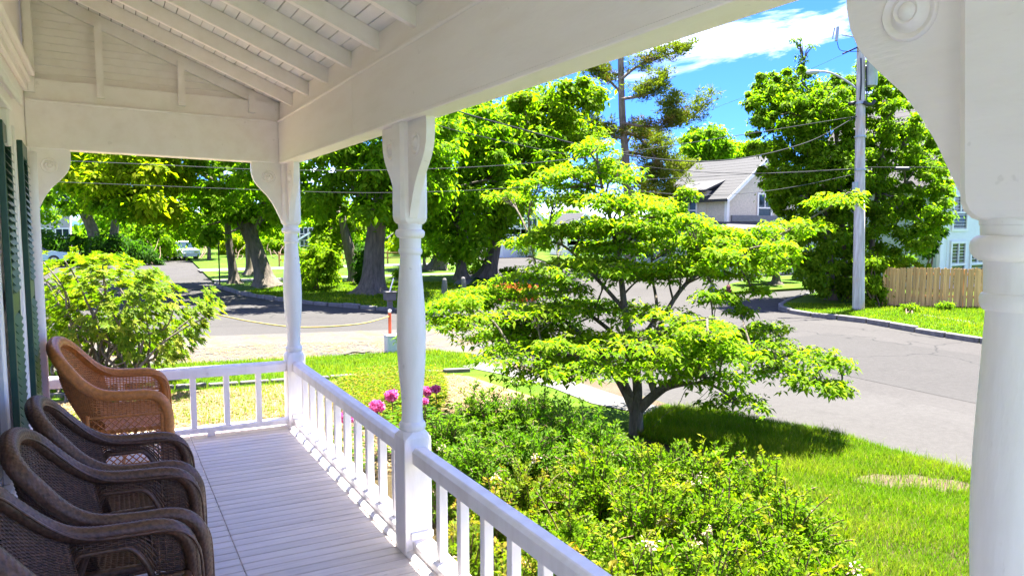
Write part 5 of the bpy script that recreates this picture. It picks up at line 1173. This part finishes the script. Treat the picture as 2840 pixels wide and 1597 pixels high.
def gable_roof(parent, x0, x1, y0, y1, ze, zp, m, over=.3, th=.14, m_trim='white_clean'):
    """ridge along Y"""
    xm = (x0 + x1) / 2; sl = (zp - ze) / (xm - x0); a = over
    for sgn, xe in ((-1, x0), (1, x1)):
        V = np.array([[xe + sgn * a, yy, ze - a * sl + k * th] for yy in (y0 - over, y1 + over) for k in (0, 1)] + [[xm, yy, zp + k * th] for yy in (y0 - over, y1 + over) for k in (0, 1)])
        F = [(0, 1, 3, 2), (4, 6, 7, 5), (1, 5, 7, 3), (0, 2, 6, 4), (0, 4, 5, 1), (2, 3, 7, 6)]
        r_ = mesh('roof_slope', V, F, m, parent)
        # shingle courses as thin steps
        n = int((xm - x0 + a) / .22)
        mb = MB()
        for i in range(n):
            f = i / n; xa = xe + sgn * a + (xm - xe - sgn * a) * f; za = ze - a * sl + (zp - ze + a * sl) * f + th; xb = xe + sgn * a + (xm - xe - sgn * a) * (f + 1 / n); zb = ze - a * sl + (zp - ze + a * sl) * (f + 1 / n) + th
            mb.add([[xa, y0 - over, za + .012], [xa, y1 + over, za + .012], [xb, y1 + over, zb + .004], [xb, y0 - over, zb + .004], [xa, y0 - over, za - .01], [xa, y1 + over, za - .01]], [(0, 1, 2, 3) if sgn > 0 else (3, 2, 1, 0), (0, 4, 5, 1)])
        mb.build('shingle_courses', m, r_, kind='stuff')
    # rake boards
    for sgn, xe in ((-1, x0), (1, x1)):
        V = np.array([[xe + sgn * a, y0 - over - .03 + d, ze - a * sl - .12 + k * (.12 + th)] for d in (0, .028) for k in (0, 1)] + [[xm, y0 - over - .03 + d, zp - .12 + k * (.12 + th)] for d in (0, .028) for k in (0, 1)])
        mesh('rake_board', V, [(0, 1, 3, 2), (4, 6, 7, 5), (1, 5, 7, 3), (0, 2, 6, 4), (0, 4, 5, 1), (2, 3, 7, 6)], M[m_trim], parent)
def house_body(parent, x0, x1, y0, y1, z0, ze, zp, m, name='wall'):
    xm = (x0 + x1) / 2
    V = np.array([[x0, y0, z0], [x1, y0, z0], [x1, y0, ze], [xm, y0, zp], [x0, y0, ze], [x0, y1, z0], [x1, y1, z0], [x1, y1, ze], [xm, y1, zp], [x0, y1, ze]])
    F = [(0, 1, 2, 3, 4), (9, 8, 7, 6, 5), (0, 4, 9, 5), (1, 6, 7, 2), (4, 3, 8, 9), (3, 2, 7, 8)]
    return mesh(name, V, F, m, parent)
# shingled house with dormer, behind the dogwood
cA = AT(1826, 640, 39.5); x0, y0 = cA[0], cA[1]; zE = AT(1826, 497, 39.5)[2]; x1, y1 = x0 + 5.8, y0 + 5.2; zP = zE + 2.25; z0 = AT(1826, 560, 39.5)[2]
h = thing('shingle_house', 'cream shingled house with grey roof and dormer beyond the dogwood', 'house', (x0, y0, GZ))
house_body(h, x0, x1, y0, y1, z0, zE, zP, M['shingle_wall']); gable_roof(h, x0, x1, y0, y1, zE, zP, M['shingle'])
MB().box(x0 - .03, x0 + .16, y0 - .03, y0 + .16, z0, zE - .02).build('corner_board', M['white_clean'], h)
hwindow(h, 'y', x0 + 2.9, y0, zE - 1.3, 1.0, 1.5)
# dormer on the street-side slope
dx0, dx1, dy0, dy1, dz0, dz1 = x0 - .06, x0 + 2.0, y0 + 1.5, y0 + 3.9, zE - 1.6, zE + .42
MB().box(dx0, dx1, dy0, dy1, dz0, dz1).build('dormer', M['shingle_wall'], h)
V = np.array([[dx0 - .35, yy, dz1 - .08 + k * .12] for yy in (dy0 - .25, dy1 + .25) for k in (0, 1)] + [[dx1 + .3, yy, dz1 + .95 + k * .12] for yy in (dy0 - .25, dy1 + .25) for k in (0, 1)])
mesh('dormer_roof', V, [(0, 1, 3, 2), (4, 6, 7, 5), (1, 5, 7, 3), (0, 2, 6, 4), (0, 4, 5, 1), (2, 3, 7, 6)], M['shingle'], h)
hwindow(h, 'x', dx0, (dy0 + dy1) / 2 + .15, dz0 + .2, 1.15, 1.45)
# lower storey, skirt roof, bay
MB().box(x0 - 1.1, x1 + .6, y0 - 1.3, y1 + 4.5, GZ - .1, z0 - .35).build('lower_wall', plain('grey_blue_siding', (.55, .56, .56), .7, 0, .08, 3), h)
V = np.array([[x0 - 1.6, y0 - 1.8, z0 - .42], [x1 + 1.1, y0 - 1.8, z0 - .42], [x1 + 1.1, y1 + 5, z0 - .42], [x0 - 1.6, y1 + 5, z0 - .42], [x0 - .02, y0 - .02, z0 + .05], [x1 + .02, y0 - .02, z0 + .05], [x1 + .02, y1 + .02, z0 + .05], [x0 - .02, y1 + .02, z0 + .05], [x0 - 1.6, y0 - 1.8, z0 - .34], [x1 + 1.1, y0 - 1.8, z0 - .34], [x1 + 1.1, y1 + 5, z0 - .34], [x0 - 1.6, y1 + 5, z0 - .34]])
mesh('skirt_roof', V, [(3, 2, 1, 0), (0, 1, 9, 8), (1, 2, 10, 9), (2, 3, 11, 10), (3, 0, 8, 11), (8, 9, 5, 4), (9, 10, 6, 5), (10, 11, 7, 6), (11, 8, 4, 7), (4, 5, 6, 7)], M['shingle'], h)
MB().box(x0 + .3, x1 - .3, y0 - .12, y0 - .001, z0 + .055, z0 + .40).build('sill_band', plain('grey_band', (.16, .16, .18)), h)
for yy in (y0 + 1.2, y0 + 3.4): hwindow(h, 'x', x0 - 1.1, yy, GZ + .75, 1.3, 1.5)
hwindow(h, 'x', x0 - 1.1, y1 + 2.6, GZ + .9, .9, 1.3)
for xx in (x0 + 1.2, x0 + 4.2): hwindow(h, 'y', xx, y0 - 1.3, GZ + .9, 1.1, 1.4)
MB().box(x0 - 2.0, x0 - 1.101, y1 - .6, y1 + 1.6, GZ - .1, GZ + .7).build('bay_base', M['house_white'], h); MB().box(x0 - 2.2, x0 - 1.101, y1 - .8, y1 + 1.8, GZ + 2.35, GZ + 2.55).build('bay_roof', M['house_white'], h)
MB().box(x0 - 1.95, x0 - 1.15, y1 - .55, y1 + 1.55, GZ + .701, GZ + 2.349).build('bay_glass', M['glass_dark'], h)
bp = MB()
for yy in (y1 - .6, y1 + .42, y1 + 1.48): bp.box(x0 - 2.0, x0 - 1.88, yy, yy + .12, GZ + .701, GZ + 2.349)
bp.build('bay_post', M['white_clean'], h, kind='stuff')
# pale teal house right
cB = AT(2366, 600, 29.0); x0, y0 = cB[0], cB[1]; zE = AT(2366, 466, 29.0)[2]; x1, y1 = x0 + 8, y0 + 7; zP = zE + 4.2
h = thing('teal_house', 'pale teal clapboard house behind the cedar fence', 'house', (x0, y0, GZ))
house_body(h, x0, x1, y0, y1, GZ - .1, zE, zP, M['blue_white']); gable_roof(h, x0, x1, y0, y1, zE, zP, plain('brown_roof_shingle', (.052, .046, .044), .85, 0, .2, 25, .3), over=.25)
siding(h, 'x', x0, x0, y0 + .10, y1, GZ, zE - .2, M['teal']); siding(h, 'y', x0 + .46, x0 + 5, y0, y0, GZ, zE, M['blue_white'])
MB().box(x0 - .035, x0 + .12, y0 - .035, y0 + .1, GZ, zE - .1).box(x0 + .12, x0 + .22, y0 - .032, y0 - .001, GZ, zE - .1).build('corner_board', M['house_white'], h)
hwindow(h, 'y', x0 + 1.25, y0, zE - 1.75, .95, 1.3, 'house_white'); hwindow(h, 'y', x0 + 1.25, y0, zE - 4.1, .95, 1.75, 'house_white'); hwindow(h, 'y', x0 + 2.7, y0, zE - 4.1, .95, 1.75, 'house_white')
bush('vine', 'climbing dark vine on the corner of the teal house', AT(2340, 700, 28.5), [(2320, 640), (2330, 600), (2350, 575), (2372, 560), (2380, 590), (2350, 640)], 20, 28.3, .3, 9, 70, .14, 'lf_dark', cat_='vine')
bush('fence_creeper', 'pale flowering creeper along the top of the fence', (22.2, 14.2, GZ), [(2225, 655), (2260, 648), (2300, 655), (2345, 650), (2340, 668), (2230, 668)], 18, 23.4, .2, 8, 50, .08, 'lf_lime', cat_='creeper')
# far houses
def far_house(label, px0, px1, pye, pyp, dep, m, mr, wins=1, name='far_house'):
    a = AT(px0, 600, dep); b = AT(px1, 600, dep); ze = AT(px0, pye, dep)[2]; zp = AT(px0, pyp, dep)[2]; w = np.linalg.norm(b - a)
    x0, y0 = a[0], min(a[1], b[1]); x1, y1 = x0 + w * .95, y0 + w * .8
    h = thing(name, label, 'house', (x0, y0, GZ)); house_body(h, x0, x1, y0, y1, GZ - .1, ze, zp, m); gable_roof(h, x0, x1, y0, y1, ze, zp, mr)
    for i in range(wins):
        f = (i + .5) / wins; hwindow(h, 'y', x0 + (x1 - x0) * f, y0, ze - 1.5, .9, 1.3); hwindow(h, 'y', x0 + (x1 - x0) * f, y0, GZ + .9, .9, 1.4)
    return h
far_house('white house with dark windows seen between the maple trunks', 1240, 1345, 545, 500, 62, M['house_white'], M['shingle'], 3)
far_house('grey house with white window at the far left edge', 60, 168, 480, 430, 60, M['house_grey'], M['shingle'], 3)
far_house('small white house far behind the middle post', 985, 1060, 598, 575, 84, M['house_white'], M['shingle'], 3)
far_house('white house far behind the lime bush', 745, 815, 600, 580, 88, M['house_white'], M['shingle'], 3)
far_house('pale house peeking out left of the shingled house', 1400, 1500, 580, 540, 64, M['house_white'], M['shingle'], 3)

# ------------------------------------------------------------------ vehicles
def car(label, c, rz, m, L_=4.4, Wd=1.75):
    t = thing('parked_car', label, 'car', c); cs, sn = math.cos(rz), math.sin(rz)
    put = lambda V: np.c_[c[0] + cs * V[:, 0] - sn * V[:, 1], c[1] + sn * V[:, 0] + cs * V[:, 1], c[2] + V[:, 2]]
    body = [(-2.15, .30), (2.15, .30), (2.2, .55), (2.12, .78), (1.1, .90), (-1.75, .95), (-2.15, .82), (-2.2, .5)]
    cab = [(1.15, .89), (.45, 1.40), (-.9, 1.43), (-1.65, .94)]
    def ext(p, w, w2=None):
        n = len(p); V = np.array([[a, s * (w if b < 1 else (w2 or w)), b] for s in (-1, 1) for a, b in p]); return V, [tuple(range(n)), tuple(range(n, 2 * n))[::-1]] + [(i, (i + 1) % n, (i + 1) % n + n, i + n)[::-1] for i in range(n)]
    V, F = ext(body, Wd / 2); mesh('body', put(V), F, m, t)
    V, F = ext(cab, Wd / 2 - .08, Wd / 2 - .22); mesh('cabin', put(V), F, M['glass_dark'], t)
    V, F = box(-.92, .48, -Wd / 2 + .2, Wd / 2 - .2, 1.39, 1.455, .03); mesh('roof', put(V), F, m, t)
    for sx in (-1.35, 1.35):
        for sy in (-1, 1):
            V, F = tube([[sx, sy * (Wd / 2 - .2), .32], [sx, sy * (Wd / 2 + .01), .32]], .32, 18); w = mesh('wheel', put(V), F, M['black'], t)
            V, F = tube([[sx, sy * (Wd / 2), .32], [sx, sy * (Wd / 2 + .018), .32]], .19, 14); mesh('rim', put(V), F, M['chrome'], w)
    for sy in (-.6, .6):
        V, F = box(2.13, 2.21, sy - .18, sy + .18, .56, .70, .02); mesh('headlight', put(V), F, M['chrome'], t)
    return t
g = GR(458, 652); car('white car parked on the far left street', (g[0], g[1] + 2, RZ), -1.35, M['car_white'])
g = GR(118, 668); car('pale car roof just above the rhododendron at the left', (g[0] - 1.0, g[1], RZ + .15), 0.1, M['car_blue'])

# ------------------------------------------------------------------ small things along the street
def stone_post(px, py, label, lean):
    b = GR(px, py); t = thing('granite_post', label, 'stone post', b, 'granite posts on the common')
    q = np.array([b + np.array([lean * z, 0, z]) for z in (-.1, .2, .42, .56, .62)]); mesh('stone', *tube(q, [.12, .115, .10, .085, .04], 7), M['granite'], t)
stone_post(1118, 741, 'left of two grey granite posts beside the dogwood leaves', .02); stone_post(1168, 737, 'right of two grey granite posts, leaning a little', -.08)
b = GR(981, 778); t = thing('mailbox', 'weathered grey box on a post at the shaded kerb', 'mailbox', b)
MB().box(b[0] - .07, b[0] + .07, b[1] - .07, b[1] + .07, b[2] - .1, b[2] + .28, .01).build('post', M['granite'], t)
MB().box(b[0] - .15, b[0] + .15, b[1] - .18, b[1] + .18, b[2] + .281, b[2] + .52, .02).box(b[0] - .17, b[0] + .17, b[1] - .20, b[1] + .20, b[2] + .521, b[2] + .56, .01).build('box', M['concrete'], t)
a_ = AT(978, 742, 21.9); tag(mesh('white_stick', *tube([a_, AT(990, 700, 22.0)], .018, 6), M['white_clean']), 'thin white stick leaning above the grey mailbox', 'stick')
b = GR(990, 884); b = np.array([b[0], b[1], GZ]); t = thing('utility_box', 'grey utility box at the edge of the grass strip', 'box', b)
MB().box(b[0] - .16, b[0] + .16, b[1] - .12, b[1] + .12, b[2] - .05, b[2] + .33, .015).build('cabinet', plain('grey_cabinet', (.42, .45, .47), .5), t)
MB().box(b[0] - .17, b[0] + .17, b[1] - .13, b[1] + .13, b[2] + .331, b[2] + .35, .006).build('lid', plain('grey_lid', (.36, .38, .40), .5), t)
t = thing('marker_stake', 'orange marker stake with white cap behind the utility box', 'stake', b + np.array([.0, .2, 0]))
mesh('shaft', *tube([b + np.array([0, .2, 0]), b + np.array([0, .2, .78])], .032, 12), M['orange'], t, True, sharp=40); mesh('cap', *tube([b + np.array([0, .2, .781]), b + np.array([0, .2, .83]), b + np.array([0, .2, .84])], [.034, .034, .02], 12), M['white_clean'], t, True)
tp = b + np.array([0, .2, .70]); e = AT(540, 790, 13.6)
tag(mesh('rope', *tube(smooth_path([tp, AT(900, 815, 13.3), AT(760, 823, 13.4), AT(640, 810, 13.5), e], 40), .013, 6), M['yellow'], None, True), 'yellow rope sagging from the orange stake to the rhododendron', 'rope')
b = GR(897, 893); tag(mesh('fallen_branch', *tube(smooth_path([b + np.array([-.25, 0, .03]), b + np.array([-.05, .05, .06]), b + np.array([.12, 0, .04]), b + np.array([.3, .04, .05])], 12), [.02] * 11 + [.008], 6), M['bark'], None, True), 'short dark stick lying on the grass strip edge', 'stick')
b = GR(553, 717); t = thing('sign_post', 'thin dark sign post beside the left street', 'sign', b)
mesh('post', *tube([b, b + np.array([0, 0, 2.0])], .03, 8), M['wire_dark'], t); MB().box(b[0] - .03, b[0] + .03, b[1] - .25, b[1] + .25, b[2] + 1.75, b[2] + 2.05, .01).build('panel', M['red'], t)
b = GR(1792, 745); t = thing('disc_marker', 'grey round disc on a short stake at the edge of the road', 'marker', b)
n_ = unit(np.array([-.95, .10, .1])); c = b + np.array([0, 0, .24]); mesh('disc', *tube([c - n_ * .015, c + n_ * .015], .21, 24), plain('grey_disc', (.20, .21, .22), .6), t); mesh('stake', *tube([b + np.array([0, 0, -.1]), b + np.array([.03, .05, .2])], .02, 6), M['metal_grey'], t)
b = GR(1832, 746); t = thing('fire_hydrant', 'red fire hydrant half hidden by the dogwood', 'hydrant', b)
mesh('barrel', *lathe([(b[2] - .05, .11), (b[2] + .03, .11), (b[2] + .04, .08), (b[2] + .30, .075), (b[2] + .31, .095), (b[2] + .34, .095), (b[2] + .37, .08), (b[2] + .42, .05), (b[2] + .45, .02), (b[2] + .48, .018)], b[0], b[1], 18), M['red'], t, True, sharp=40)
MB().tube([b + np.array([-.12, 0, .24]), b + np.array([.12, 0, .24])], .036, 12).tube([b + np.array([0, -.13, .22]), b + np.array([0, 0, .22])], .045, 12).build('nozzle', M['red'], t, True, sharp=40)
# orange-red flower bed behind the dogwood
poly = [GR(*p)[:2] for p in ((1210, 742), (1290, 732), (1360, 740), (1350, 756), (1250, 758))]
n = 2600; q = scatter(poly, n); V, F, k = leaf_mesh(np.c_[q, GZ + .05 + .3 * rng.random(n)], rand_dir(n), unit(np.c_[rng.normal(size=(n, 2)) * .4, np.ones(n)]), np.full(n, .12), np.full(n, .09)); o = mesh('flower_bed', V, F, leafmat('orange_red_flowers', (.22, .03, .012), (.30, .13, .012), None, .3, .6, (1, 1, 1))); tag(o, 'orange and red flowers on the common behind the dogwood', 'flowers', kind='stuff')
# rail fence across the common
for x_, y_, lb in ((9.5, 47, 'low rail fence on the far side of the common behind the posts'),):
    t = thing('rail_fence', lb, 'fence', (x_, y_, GZ))
    for i in range(8): V, F = box(x_ + i * 1.8, x_ + i * 1.8 + .1, y_ - .05, y_ + .05, GZ - .1, GZ + .85); mesh('fence_post', V, F, M['fence'], t)
    for z in (.35, .7): V, F = box(x_, x_ + 12.7, y_ - .075, y_ - .051, GZ + z, GZ + z + .09); mesh('rail', V, F, M['fence'], t)
for px, py, lb in ((1180, 690, 'small dark shrub beside the middle maple trunk'), (1285, 700, 'low shrub right of the leaning maple trunk'), (1330, 645, 'clipped shrub before the white far house'), (1010, 700, 'dark low shrub just right of the middle post')):
    b = GR(px, py); dep = -(ROT.T @ (b - EYE))[2]; bush('small_shrub', lb, b, [(px - 22, py - 30), (px + 22, py - 32), (px + 25, py - 6), (px - 24, py - 4)], 12, dep, .4, 11, 60, .13, 'lf_hedge')
for px, py, lb in ((1680, 668, 'low green shrub under the bay window'), (1760, 672, 'rounded shrub along the front of the shingled house'), (1590, 655, 'small bush left of the bay window')):
    b = GR(px, py); dep = -(ROT.T @ (b - EYE))[2]; bush('foundation_shrub', lb, b, [(px - 34, py - 22), (px + 34, py - 24), (px + 38, py - 2), (px - 36, py - 2)], 16, dep, .5, 11, 70, .14, 'lf_hedge')
